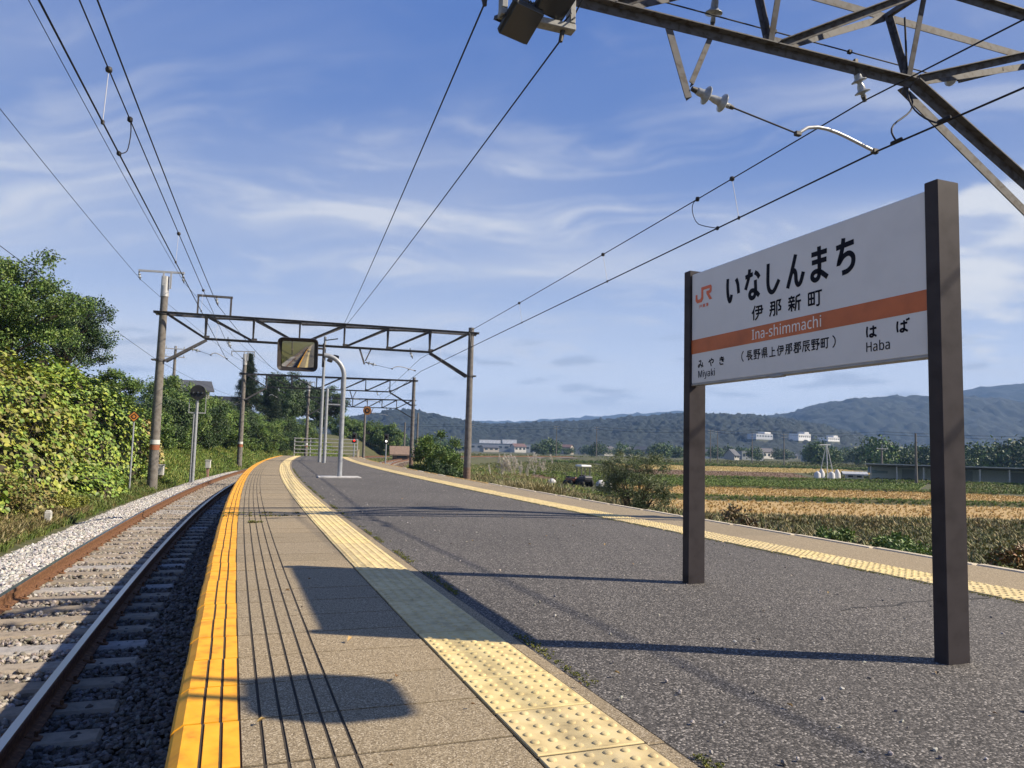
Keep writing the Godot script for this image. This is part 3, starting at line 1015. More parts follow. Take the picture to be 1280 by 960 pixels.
func build_tracks() -> void:
	rng.seed = 55
	var rust := plain("rust", Color(1, 1, 1), 0.85, 0.0, "rust", 1.3, 0.2)
	var steel := StandardMaterial3D.new()
	steel.albedo_color = Color(0.46, 0.48, 0.52).linear_to_srgb()
	steel.metallic = 1.0
	steel.roughness = 0.28
	var sleeper_mats := []
	for k in 4:
		sleeper_mats.append(plain("sleeper%d" % k, [Color(0.29, 0.24, 0.18), Color(0.24, 0.20, 0.15), Color(0.32, 0.27, 0.21), Color(0.33, 0.31, 0.29)][k], 0.95, 0.0, "patch", 2.0, 0.4))
	var bm := MB.new()
	bm.bevel(Transform3D(Basis(), Vector3(0, -0.08, 0)), Vector3(2.0, 0.16, 0.225), 0.02)
	var sl := bm.mesh()
	bm = MB.new()
	for sd in [-1.0, 1.0]:
		bm.bevel(Transform3D(Basis(Vector3.FORWARD, 0.35 * sd), Vector3(0.072 * sd, 0.012, 0)), Vector3(0.09, 0.02, 0.075), 0.005)
		bm.rod(Vector3(0.085 * sd, 0, 0), Vector3(0.085 * sd, 0.05, 0), 0.012, 0.012, 6)
	var clip := bm.mesh()
	for which in 2:
		var tr := setting("railway_track")
		var mid: Callable = (func(_s): return -1.565) if which == 0 else (func(s): return right_track(s))
		var s0 := -25.0
		var s1 := 46.0 if which == 0 else 130.0
		# ballast bed under the stones
		var bed := MB.new()
		var prof := [Vector2(-2.5, -1.33), Vector2(-1.55, -1.115), Vector2(-0.7, -1.10), Vector2(0.0, -1.105), Vector2(0.7, -1.10), Vector2(1.6, -1.13), Vector2(2.4, -1.33)]
		if which == 0:
			prof = [Vector2(-2.25, -1.33), Vector2(-1.35, -1.105), Vector2(-0.7, -1.10), Vector2(0.0, -1.105), Vector2(0.7, -1.10), Vector2(1.56, -1.12)]
		part(tr, "ballast_bed", sweep(s0, s1 + 70.0, 1.0, mid, prof, 0.0), plain("bedstone", Color(0.13, 0.115, 0.10), 0.95, 0.0, "streak", 2.2, 4.0))
		for sd in [-1.0, 1.0]:
			var off := func(s): return mid.call(s) + 0.5665 * sd
			var rail := part(tr, "rail", sweep(s0, s1 + 70.0, 1.0, off, rail_profile(), RAIL_Y), rust)
			part(rail, "running_surface", sweep(s0, s1 + 70.0, 1.0, off, [Vector2(-0.0255, 0.0), Vector2(0.0255, 0.0)], RAIL_Y), steel)
		var pitch := 0.56
		var first := -1.0 if which == 0 else 24.0
		var count := int((s1 - first) / pitch)
		for k in count:
			var s := first + k * pitch + rng.randf_range(-0.02, 0.02)
			var f := frame(s, mid.call(s), RAIL_Y - 0.155) * Transform3D(Basis(Vector3.UP, rng.randf_range(-0.02, 0.02)), Vector3(rng.randf_range(-0.02, 0.02), 0, 0))
			var o := part(tr, "sleeper", sl, sleeper_mats[[0, 0, 1, 1, 2, 2, 3][rng.randi() % 7]] if k != 13 else sleeper_mats[3], f)
			if s < 26.0 and which == 0:
				for sd in [-1.0, 1.0]:
					part(o, "rail_clip", clip, rust, Transform3D(Basis(), Vector3(0.5665 * sd, 0.0, 0)))
		# stones
		var stones := [stone_mesh(1), stone_mesh(2), stone_mesh(3)]
		var white := [Color(0.46, 0.44, 0.41), Color(0.36, 0.34, 0.32), Color(0.55, 0.53, 0.50), Color(0.26, 0.24, 0.23)]
		var brown := [Color(0.20, 0.175, 0.145), Color(0.29, 0.25, 0.21), Color(0.14, 0.12, 0.10), Color(0.36, 0.33, 0.30)]
		var shade_grime := [Color(0.085, 0.075, 0.066), Color(0.060, 0.054, 0.048), Color(0.12, 0.105, 0.092), Color(0.16, 0.15, 0.14)]  # stones beside the platform: grime plus the platform's shade put into their colour
		for v in 3:
			var b := PackedFloat32Array()
			var w := PackedFloat32Array()
			if which == 0:
				for k in 11500:
					var s := 3.0 + 41.0 * pow(rng.randf(), 1.55)
					var size := rng.randf_range(0.020, 0.036) * (1.0 + maxf(0.0, s - 14.0) * 0.018)
					var n := rng.randf_range(-3.75, -2.27)
					var y := lerpf(-1.32, -1.09, clampf((n + 3.8) / 0.95, 0, 1)) + rng.randf_range(0.0, 0.035)
					if n > -2.6:
						y = -1.085 + rng.randf_range(-0.01, 0.03)
					put(w, at(s, n, y), Basis.from_euler(Vector3(rng.randf() * 6.28, rng.randf() * 6.28, 0)).scaled(Vector3.ONE * size), vary(white, 0.16))
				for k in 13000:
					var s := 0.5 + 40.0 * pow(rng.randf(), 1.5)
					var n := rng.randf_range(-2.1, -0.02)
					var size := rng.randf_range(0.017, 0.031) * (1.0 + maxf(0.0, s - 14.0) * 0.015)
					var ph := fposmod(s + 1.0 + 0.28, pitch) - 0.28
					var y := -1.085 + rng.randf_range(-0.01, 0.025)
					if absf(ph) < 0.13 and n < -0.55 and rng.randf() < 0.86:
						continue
					put(b, at(s, n, y), Basis.from_euler(Vector3(rng.randf() * 6.28, rng.randf() * 6.28, 0)).scaled(Vector3.ONE * size), vary(brown if n < -0.98 else shade_grime, 0.22))
				stuff(scatter(tr, "shoulder_ballast", stones[v], dull_mat("stone"), w))
			else:
				for k in 3000:
					var s := 20.0 + 90.0 * rng.randf()
					var n := right_track(s) + rng.randf_range(-1.45, 1.9)
					put(b, at(s, n, -1.10 + rng.randf_range(-0.02, 0.03)), Basis.from_euler(Vector3(rng.randf() * 6.28, rng.randf() * 6.28, 0)).scaled(Vector3.ONE * rng.randf_range(0.03, 0.07)), vary([Color(0.16, 0.11, 0.085), Color(0.22, 0.16, 0.12), Color(0.10, 0.08, 0.06)], 0.2))
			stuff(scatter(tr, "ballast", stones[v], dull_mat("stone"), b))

# ------------------------------------------------------------------ overhead line: gantries, insulators, wires
func steelwork() -> StandardMaterial3D:
	return plain("steelwork", Color(1, 1, 1), 0.75, 0.0, "angle", 0.9, 0.05)

func galva() -> StandardMaterial3D:
	return plain("galva", Color(1, 1, 1), 0.5, 0.35, "galva", 1.5)

func porcelain() -> StandardMaterial3D:
	return plain("porcelain", Color(0.34, 0.36, 0.38), 0.25, 0.0, "grime", 3.0)

func dark_iron() -> StandardMaterial3D:
	return plain("dark_iron", Color(0.055, 0.050, 0.048), 0.6, 0.2, "grime", 3.0)

func wire_mat() -> StandardMaterial3D:
	return plain("wire", Color(0.030, 0.030, 0.034), 0.55, 0.3, "")

func along(a: Vector3, b: Vector3) -> Transform3D:
	# y axis from a towards b
	var y := (b - a).normalized()
	var x := y.cross(Vector3(0.2, 0.1, 0.97)).normalized()
	return Transform3D(Basis(x, y, x.cross(y)), a)

func insulator(parent: Node, a: Vector3, b: Vector3, sheds: int, r := 0.085) -> void:
	var l := a.distance_to(b)
	var mb := MB.new()
	var prof := [Vector2(0.004, 0.0), Vector2(0.028, 0.0)]
	for k in sheds:
		var y0 := l * (k + 0.12) / sheds
		var u := l / sheds
		prof.append_array([Vector2(0.036, y0), Vector2(0.038, y0 + u * 0.26), Vector2(0.052, y0 + u * 0.36), Vector2(r, y0 + u * 0.46), Vector2(r, y0 + u * 0.52), Vector2(0.034, y0 + u * 0.54), Vector2(0.022, y0 + u * 0.66)])
	prof.append_array([Vector2(0.026, l), Vector2(0.004, l)])
	mb.lathe(along(a, b), prof, 14)
	part(parent, "insulator", mb.mesh(), porcelain())
	var cp := MB.new()
	cp.rod(a - (b - a).normalized() * 0.05, a + (b - a).normalized() * 0.015, 0.022, 0.03, 8)
	part(parent, "end_fitting", cp.mesh(), dark_iron())
	cp = MB.new()
	cp.rod(b - (b - a).normalized() * 0.015, b + (b - a).normalized() * 0.05, 0.026, 0.018, 8)
	part(parent, "end_fitting", cp.mesh(), dark_iron())

func member(parent: Node, called: String, a: Vector3, b: Vector3, w: float, mat: Material, flip := 1.0, up := Vector3.UP) -> void:
	var mb := MB.new()
	mb.angle(a, b, w, w * 0.14, up, flip)
	part(parent, called, mb.mesh(), mat)

func gantry(s: float, nl: float, nr: float, node_r: float, label: String, kind: int) -> Node3D:
	var o := thing("catenary_gantry", label, "gantry", frame(s, 0.0), "gantries over the tracks")
	var st := steelwork()
	var conc := plain("pole_concrete", Color(1, 1, 1), 0.9, 0.0, "pole", 0.7, 0.1)
	# poles
	var mb := MB.new()
	mb.rod(Vector3(nl, -1.45, 0), Vector3(nl, 6.85, 0), 0.185, 0.125, 20)
	var lp := part(o, "pole", mb.mesh(), conc)
	mb = MB.new()
	mb.rod(Vector3(nl, 6.1, 0), Vector3(nl, 6.87, 0), 0.150, 0.142, 20)
	part(lp, "pole_sleeve", mb.mesh(), galva())
	mb = MB.new()
	mb.rod(Vector3(nl, 0.35, 0), Vector3(nl, 0.53, 0), 0.178, 0.177, 20, false)
	part(lp, "warning_band", mb.mesh(), plain("band", Color(0.30, 0.10, 0.04), 0.7, 0.0, "streak", 2.0))
	mb = MB.new()
	mb.rod(Vector3(nl, 0.56, 0), Vector3(nl, 0.72, 0), 0.178, 0.177, 20, false)
	part(lp, "number_band", mb.mesh(), plain("whiteband", Color(0.62, 0.62, 0.60), 0.7, 0.0, "streak", 2.0))
	mb = MB.new()
	mb.rod(Vector3(nr, -1.45, 0), Vector3(nr, 5.72, 0), 0.150, 0.115, 20)
	var rp := part(o, "pole", mb.mesh(), plain("pole_steel", Color(0.85, 0.85, 0.88), 0.8, 0.0, "pole", 0.5, 0.1))
	mb = MB.new()
	mb.rod(Vector3(nr, -0.75, 0), Vector3(nr, -0.08, 0), 0.1525, 0.149, 20, false)
	part(rp, "rusted_collar", mb.mesh(), plain("collar", Color(1.0, 0.72, 0.58), 0.9, 0.0, "pole", 1.5))
	# truss: two upper chords, one lower
	var yt := 5.50
	var yl := 4.63
	var za := 0.27
	for sg in [-1.0, 1.0]:
		member(o, "upper_chord", Vector3(nl - 0.30, yt, za * sg), Vector3(nr + 0.28, yt, za * sg), 0.072, st, sg)
	var pts := []
	for k in 6:
		pts.append(lerpf(nl + 1.55, node_r, k / 5.0))
	member(o, "lower_chord", Vector3(pts[0] - 0.05, yl, 0), Vector3(pts[5] + 0.05, yl, 0), 0.078, st, 1.0)
	for k in 6:
		for sg in [-1.0, 1.0]:
			member(o, "post", Vector3(pts[k], yl + 0.02, 0.03 * sg), Vector3(pts[k], yt - 0.03, (za - 0.02) * sg), 0.055, st, sg, Vector3.RIGHT)
		mb = MB.new()
		mb.bar(Vector3(pts[k], yt - 0.03, -za), Vector3(pts[k], yt - 0.03, za), 0.05, 0.05)
		part(o, "cross_tie", mb.mesh(), st)
		mb = MB.new()
		mb.box(Transform3D(Basis(), Vector3(pts[k] + 0.02, yl + 0.03, 0.0)), Vector3(0.20, 0.13, 0.022))
		part(o, "gusset_plate", mb.mesh(), st)
	for sg in [-1.0, 1.0]:
		var d := [[nl + 0.12, yt, pts[0], yl], [pts[0], yt, pts[1], yl], [pts[1], yt, pts[2], yl], [pts[2], yl, pts[3], yt], [pts[3], yl, pts[4], yt], [pts[4], yl, pts[5], yt], [pts[5], yl, nr - 0.10, yt]]
		for q in d:
			var a := Vector3(q[0] + 0.06, q[1] + (0.03 if q[1] < 5.0 else -0.04), (0.035 if q[1] < 5.0 else za - 0.015) * sg)
			var b := Vector3(q[2] - 0.06, q[3] + (0.03 if q[3] < 5.0 else -0.04), (0.035 if q[3] < 5.0 else za - 0.015) * sg)
			member(o, "diagonal", a, b, 0.062, st, sg)
	for k in 5:
		member(o, "wind_brace", Vector3(pts[k] + 0.04, yt - 0.07, -za), Vector3(pts[k + 1] - 0.04, yt - 0.07, za), 0.04, st)
	for sg in [-1.0, 1.0]:
		member(o, "knee_brace", Vector3(pts[0], yl - 0.04, 0.05 * sg), Vector3(nl + 0.16, 3.70, 0.14 * sg), 0.09, st, sg)
		member(o, "knee_brace", Vector3(pts[5], yl - 0.04, 0.05 * sg), Vector3(nr - 0.12, 4.63 - 0.55 * (nr - 6.4), 0.14 * sg), 0.09, st, sg)
	for y in [5.47, 3.70]:
		mb = MB.new()
		mb.lathe(Transform3D(Basis(), Vector3(nl, y - 0.05, 0)), [Vector2(0.16, 0.0), Vector2(0.172, 0.0), Vector2(0.168, 0.10), Vector2(0.15, 0.10)], 18)
		mb.box(Transform3D(Basis(), Vector3(nl - 0.22, y, 0)), Vector3(0.14, 0.05, 0.30))
		part(o, "pole_band", mb.mesh(), st)
		mb = MB.new()
		mb.lathe(Transform3D(Basis(), Vector3(nr, y - 0.05, 0)), [Vector2(0.13, 0.0), Vector2(0.142, 0.0), Vector2(0.142, 0.10), Vector2(0.12, 0.10)], 18)
		mb.box(Transform3D(Basis(), Vector3(nr + 0.18, y, 0)), Vector3(0.12, 0.05, 0.26))
		part(o, "pole_band", mb.mesh(), st)
	# arm with line insulators on the left pole
	mb = MB.new()
	mb.bar(Vector3(nl - 0.95, 7.03, 0), Vector3(nl + 0.65, 7.06, 0), 0.07, 0.07)
	var arm := part(o, "line_arm", mb.mesh(), galva())
	mb = MB.new()
	mb.bar(Vector3(nl - 0.05, 6.5, 0.14), Vector3(nl - 0.05, 7.03, 0.14), 0.06, 0.06)
	mb.bar(Vector3(nl + 0.20, 6.4, 0.10), Vector3(nl + 0.20, 7.03, 0.10), 0.06, 0.06)
	part(arm, "upright", mb.mesh(), galva())
	insulator(o, Vector3(nl - 0.92, 6.93, 0), Vector3(nl - 0.88, 6.72, 0), 2, 0.06)
	insulator(o, Vector3(nl + 0.60, 6.97, 0), Vector3(nl + 0.64, 6.72, 0), 2, 0.06)
	if kind < 2:
		# raised frame for the feeder wire
		mb = MB.new()
		mb.bar(Vector3(-2.56, yt + 0.02, 0), Vector3(-2.56, 6.24, 0), 0.06, 0.06)
		mb.bar(Vector3(-1.38, yt + 0.02, 0), Vector3(-1.38, 6.24, 0), 0.07, 0.07)
		mb.bar(Vector3(-2.60, 6.25, 0), Vector3(-1.33, 6.25, 0), 0.08, 0.08)
		part(o, "feeder_frame", mb.mesh(), st)
		insulator(o, Vector3(-1.92, 6.19, 0), Vector3(-1.86, 5.96, 0), 2, 0.06)
	# hangers for the contact lines of both tracks
	for side in 2:
		var n0: float = 5.70 if side == 1 else -1.42
		var shift := 0.0 if kind == 0 else (right_shift(s) - right_shift(G1)) * 0.3 * side
		mb = MB.new()
		mb.bar(Vector3(n0 + shift, yl + 0.08, 0), Vector3(n0 + shift + 0.01, 4.55, 0), 0.035, 0.035)
		part(o, "hanger_bolt", mb.mesh(), dark_iron())
		insulator(o, Vector3(n0 + shift + 0.02, 4.56, 0.0), Vector3(n0 + shift + 0.10, 4.34, 0.0), 2, 0.075)
		var v0: float = 3.58 if side == 1 else -2.95
		if side == 1:
			mb = MB.new()
			mb.angle(Vector3(v0, yl - 0.03, 0), Vector3(v0 + 0.22, 3.96, 0), 0.07, 0.01, Vector3.BACK)
			mb.angle(Vector3(v0 + 0.46, yl - 0.03, 0), Vector3(v0 + 0.24, 4.08, 0), 0.05, 0.008, Vector3.BACK)
			part(o, "pull_off_bracket", mb.mesh(), st)
		var pa := Vector3(v0 + 0.27, 4.03, 0) if side == 1 else Vector3(-2.72, 4.20, 0)
		var pb := Vector3(v0 + 0.62, 3.95, 0) if side == 1 else Vector3(-2.42, 4.12, 0)
		insulator(o, pa, pb, 2, 0.085)
		var pc := Vector3(5.0 + shift, 3.83, -0.02) if side == 1 else Vector3(-2.0, 3.99, 0)
		mb = MB.new()
		mb.rod(pb, pc, 0.008, 0.008, 6)
		part(o, "pull_off_wire", mb.mesh(), wire_mat())
		var tip: Vector3 = Vector3(5.93 + shift, 3.80, 0.0) if side == 1 else Vector3(-1.42, 3.88, 0)
		var path := PackedVector3Array()
		for k in 9:
			var t := k / 8.0
			var q := pc.lerp(tip, t)
			q.y += 0.13 * sin(PI * pow(t, 0.7)) * (1.0 - 0.3 * t)
			path.append(q)
		mb = MB.new()
		mb.tube(path, PackedFloat32Array([0.017]), 10)
		part(o, "steady_arm", mb.mesh(), plain("steady", Color(0.60, 0.60, 0.60), 0.4, 0.3, "grime", 2.0))
		mb = MB.new()
		mb.bevel(Transform3D(Basis(), tip), Vector3(0.07, 0.05, 0.05), 0.008)
		part(o, "clamp", mb.mesh(), dark_iron())
		mb = MB.new()
		mb.bevel(Transform3D(Basis(), pc), Vector3(0.07, 0.045, 0.045), 0.008)
		part(o, "clamp", mb.mesh(), dark_iron())
	if kind == 0:
		# cross wire behind the truss, strained between insulators
		mb = MB.new()
		mb.rod(Vector3(-2.15, 4.95, -0.14), Vector3(7.36, 5.06, -0.42), 0.007, 0.007, 6)
		for n in [5.0, 6.0]:
			mb.bevel(Transform3D(Basis(), Vector3(n, 4.95 + (n + 2.15) * 0.01157, -0.14 - (n + 2.15) * 0.02944)), Vector3(0.05, 0.04, 0.04), 0.006)
		part(o, "cross_wire", mb.mesh(), wire_mat())
		insulator(o, Vector3(7.40, 5.06, -0.42), Vector3(7.56, 5.07, -0.42), 1, 0.085)
		mb = MB.new()
		mb.bar(Vector3(7.62, 5.07, -0.42), Vector3(8.02, 5.17, -0.20), 0.05, 0.05)
		part(o, "strain_arm", mb.mesh(), st)
		insulator(o, Vector3(4.30, 5.22, -0.36), Vector3(4.30, 5.00, -0.40), 1, 0.085)
		mb = MB.new()
		mb.bar(Vector3(4.30, 5.50, -0.30), Vector3(4.30, 5.24, -0.36), 0.03, 0.03)
		part(o, "hanger_bolt", mb.mesh(), dark_iron())
		insulator(o, Vector3(1.80, 4.62, 0.0), Vector3(1.81, 4.40, 0.02), 2, 0.06)
	return o

func build_gantries() -> void:
	var names := ["nearest gantry overhead at the top right, with floodlights and white insulators", "first complete grey gantry spanning both tracks and the platform", "second complete gantry down the line, smaller and beyond the first", "farthest small gantry behind the round orange hanging sign"]
	for k in 4:
		var g := gantry(G1 + GSTEP * k, [-3.75, -3.75, -3.75, -2.7][k], 8.95 if k == 0 else 8.1, 6.40, names[k], 0 if k == 0 else (1 if k == 1 else 2))
		if k == 0:
			floodlights(g)

func floodlights(_g: Node3D) -> void:
	# the bracket hangs from the near gantry; two lamps are bolted to it
	var f := frame(G1, 0.0)
	var br := thing("lamp_bracket", "pale steel channel frame hanging from the nearest gantry, carrying two floodlights", "bracket", f)
	var mb := MB.new()
	var gm := plain("channel", Color(0.62, 0.62, 0.60), 0.55, 0.2, "galva", 1.5)
	mb.bevel(Transform3D(Basis(), Vector3(2.24, 4.255, 0.12)), Vector3(0.66, 0.055, 0.10), 0.006)
	part(br, "crossbar", mb.mesh(), gm)
	for n in [1.94, 2.54]:
		mb = MB.new()
		mb.bevel(Transform3D(Basis(), Vector3(n, 4.47, 0.12)), Vector3(0.05, 0.37, 0.10), 0.006)
		mb.bevel(Transform3D(Basis(), Vector3(n, 4.64, 0.06)), Vector3(0.06, 0.05, 0.24), 0.006)
		part(br, "hanger", mb.mesh(), gm)
	for k in 2:
		var c: Vector3 = [Vector3(2.10, 4.185, 0.15), Vector3(2.36, 4.37, 0.27)][k]
		var t := Transform3D(Basis(Vector3.UP, 0.30) * Basis(Vector3.RIGHT, [-0.62, -0.55][k]), c)
		var o := thing("floodlight", ["lower black floodlight under the pale channel frame, face down", "upper black finned floodlight above the pale channel frame"][k], "floodlight", f * t, "floodlights on the nearest gantry")
		var hb := MB.new()
		hb.bevel(Transform3D(Basis(), Vector3(0, 0.045, 0)), Vector3(0.30, 0.07, 0.30), 0.02)
		hb.bevel(Transform3D(Basis(), Vector3(0, 0.10, 0)), Vector3(0.20, 0.06, 0.18), 0.02)
		var black := plain("lampblack", Color(0.022, 0.022, 0.024), 0.5, 0.1, "grime", 2.0)
		part(o, "housing", hb.mesh(), black)
		for q in 9:
			hb = MB.new()
			hb.box(Transform3D(Basis(), Vector3(-0.12 + 0.03 * q, 0.095, 0.13)), Vector3(0.006, 0.045, 0.06))
			part(o, "cooling_fin", hb.mesh(), black)
		hb = MB.new()
		hb.bevel(Transform3D(Basis(), Vector3(0, 0.006, 0)), Vector3(0.275, 0.012, 0.275), 0.004)
		part(o, "lens", hb.mesh(), plain("lens", Color(0.035, 0.037, 0.04), 0.12, 0.0, ""))
		hb = MB.new()
		for sg in [-1.0, 1.0]:
			hb.bar(Vector3(0.155 * sg, 0.05, 0), Vector3(0.155 * sg, 0.17, -0.10), 0.008, 0.03)
		hb.bar(Vector3(-0.155, 0.17, -0.10), Vector3(0.155, 0.17, -0.10), 0.03, 0.008)
		part(o, "yoke", hb.mesh(), black)
	for k in 2:
		var path := PackedVector3Array()
		for q in 11:
			var t := q / 10.0
			path.append(Vector3(lerpf(2.46 + 0.05 * k, 2.62 + 0.06 * k, t), 4.28 + 0.35 * t - 0.05 * sin(PI * t), 0.16 - 0.1 * t + 0.07 * sin(TAU * t + k)))
		mb = MB.new()
		mb.tube(path, PackedFloat32Array([0.007]), 6)
		part(br, "lamp_cable", mb.mesh(), wire_mat())

func line_between(a: Vector3, b: Vector3, sag: float, steps: int) -> PackedVector3Array:
	var out := PackedVector3Array()
	for k in steps + 1:
		var t := float(k) / steps
		var p := a.lerp(b, t)
		p.y -= sag * 4.0 * t * (1.0 - t)
		out.append(p)
	return out

func span_wire(parent: Node, called: String, sup: Array, r: float, sag: float) -> PackedVector3Array:
	var pts := PackedVector3Array()
	for k in sup.size() - 1:
		var q := line_between(sup[k], sup[k + 1], sag, 14)
		if k > 0:
			q = q.slice(1)
		pts.append_array(q)
	var mb := MB.new()
	mb.tube(pts, PackedFloat32Array([r]), 6)
	part(parent, called, mb.mesh(), wire_mat())
	return pts

func at_s(pts: PackedVector3Array, s: float) -> Vector3:
	for k in pts.size() - 1:
		var a := sn(pts[k]).x
		var b := sn(pts[k + 1]).x
		if s >= a and s <= b and b > a:
			return pts[k].lerp(pts[k + 1], (s - a) / (b - a))
	return pts[0]

func catenary(label: String, nc: Array, yc: float, nm: Array, ym: float, sag: float, hang: Array, loops: Array) -> void:
	var o := thing("contact_line", label, "overhead wire", Transform3D(), "contact lines over the tracks")
	var c := []
	var m := []
	for k in nc.size():
		var s := G1 + GSTEP * (k - 1)
		c.append(at(s, nc[k], yc))
		m.append(at(s, nm[k], ym))
	var cp := span_wire(o, "contact_wire", c, 0.0095, 0.0)
	var mp := span_wire(o, "messenger_wire", m, 0.0075, sag)
	var white := plain("dropper", Color(0.55, 0.55, 0.56), 0.5, 0.2, "")
	for s in hang:
		var a := at_s(mp, s)
		var b := at_s(cp, s)
		var mb := MB.new()
		mb.rod(a, b, 0.0035, 0.0035, 5)
		var d := part(o, "dropper", mb.mesh(), white)
		mb = MB.new()
		mb.lathe(Transform3D(Basis(), a - Vector3(0, 0.035, 0)), [Vector2(0.002, 0.0), Vector2(0.028, 0.012), Vector2(0.034, 0.035), Vector2(0.028, 0.058), Vector2(0.002, 0.07)], 10)
		mb.bevel(Transform3D(Basis(), b), Vector3(0.03, 0.045, 0.03), 0.006)
		part(d, "clip", mb.mesh(), dark_iron())
	for s in loops:
		var a := at_s(mp, s)
		var b := at_s(cp, s - 0.35)
		var p := PackedVector3Array()
		for k in 13:
			var t := k / 12.0
			var q := a.lerp(b, t) + (at(s + 1.0, 0) - at(s, 0)).normalized() * (0.34 * sin(PI * t))
			q.y += 0.10 * sin(PI * minf(1.0, t * 1.6))
			p.append(q)
		var mb := MB.new()
		mb.tube(p, PackedFloat32Array([0.006]), 6)
		mb.bevel(Transform3D(Basis(), a), Vector3(0.05, 0.06, 0.05), 0.01)
		mb.bevel(Transform3D(Basis(), b), Vector3(0.04, 0.05, 0.05), 0.01)
		part(o, "jumper", mb.mesh(), wire_mat())

func build_wires() -> void:
	catenary("contact and messenger wires over the left track, with pale droppers", [-1.40, -1.42, -1.44, -1.44, -1.4, -1.4], 3.87, [-1.40, -1.40, -1.42, -1.42, -1.4, -1.4], 4.44, 0.06, [4.1, 10.2, 15.4, 20.8, 31, 37, 43], [5.3])
	catenary("contact and messenger wires over the right track beside the station sign", [5.95, 5.93, 6.05, 5.7, 5.6, 5.6], 3.79, [5.85, 5.82, 6.0, 5.65, 5.5, 5.5], 4.31, 0.05, [3.9, 8.0, 13.0, 18.0, 22.4, 31, 37, 43], [4.75])
	# jumper hanging from the near gantry to the right contact wire
	var o := thing("jumper_cable", "forked black jumper cable hanging from the gantry corner above the sign", "cable")
	var top := at(G1, 6.38, 4.52)
	for k in 2:
		var e := at([1.28, 0.75][k], [5.93, 5.93][k], 3.80)
		var p := PackedVector3Array()
		for q in 13:
			var t := q / 12.0
			var w := top.lerp(e, t)
			w.y -= 0.10 * sin(PI * t) * [0.3, 1.4][k]
			w += (at(G1, 7.0) - at(G1, 6.0)) * (0.10 * sin(TAU * t) * [1.0, -0.6][k])
			p.append(w)
		var mb := MB.new()
		mb.tube(p, PackedFloat32Array([0.009]), 6)
		mb.bevel(Transform3D(frame(G1, 0).basis, e), Vector3(0.03, 0.04, 0.14), 0.01)
		part(o, "lead", mb.mesh(), wire_mat())
	var mb2 := MB.new()
	mb2.rod(top, at(G1, 6.36, 5.3), 0.010, 0.010, 6)
	part(o, "lead", mb2.mesh(), wire_mat())
	# single wires
	var feeders := [
		["power_feeder", "thick dark feeder wire held by the raised frame on the gantry", -1.88, 5.95, 0.012, 0.12, "overhead wire"],
		["line_wire", "thin line wire on the right end of the pole-top arm", -3.10, 6.70, 0.007, 0.10, "overhead wire"],
		["line_wire", "outermost thin line wire on the left end of the pole-top arm", -4.62, 6.70, 0.007, 0.10, "overhead wire"]]
	for f in feeders:
		var t := thing(f[0], f[1], f[6])
		var sup := []
		for k in 6:
			sup.append(at(G1 + GSTEP * (k - 1), f[2], f[3]))
		span_wire(t, "strand", sup, f[4], f[5])
	var t1 := thing("lamp_cable", "left of the two dark cables running down from the top to the gantry centre", "cable")
	span_wire(t1, "strand", [at(G1, 1.81, 4.36), at(G1 + GSTEP, 2.89, 5.50)], 0.008, 0.08)
	var t2 := thing("lamp_cable", "right of the two dark cables, starting at the floodlights", "cable")
	span_wire(t2, "strand", [frame(G1, 0.0) * Vector3(2.45, 4.14, 0.12), at(G1 + GSTEP, 3.01, 5.52)], 0.008, 0.06)
	var mb3 := MB.new()
	mb3.rod(frame(G1, 0.0) * Vector3(2.47, 4.235, 0.12), frame(G1, 0.0) * Vector3(2.45, 4.13, 0.12), 0.022, 0.018, 8)
	part(t2, "end_fitting", mb3.mesh(), dark_iron())
	var t3 := thing("telephone_wire", "thin pale wire crossing in front of the trees on the left", "overhead wire")
	span_wire(t3, "strand", [at(-20.0, -6.0, 4.6), at(26.4, -3.95, 3.75), at(51.4, -3.95, 3.75)], 0.006, 0.15)

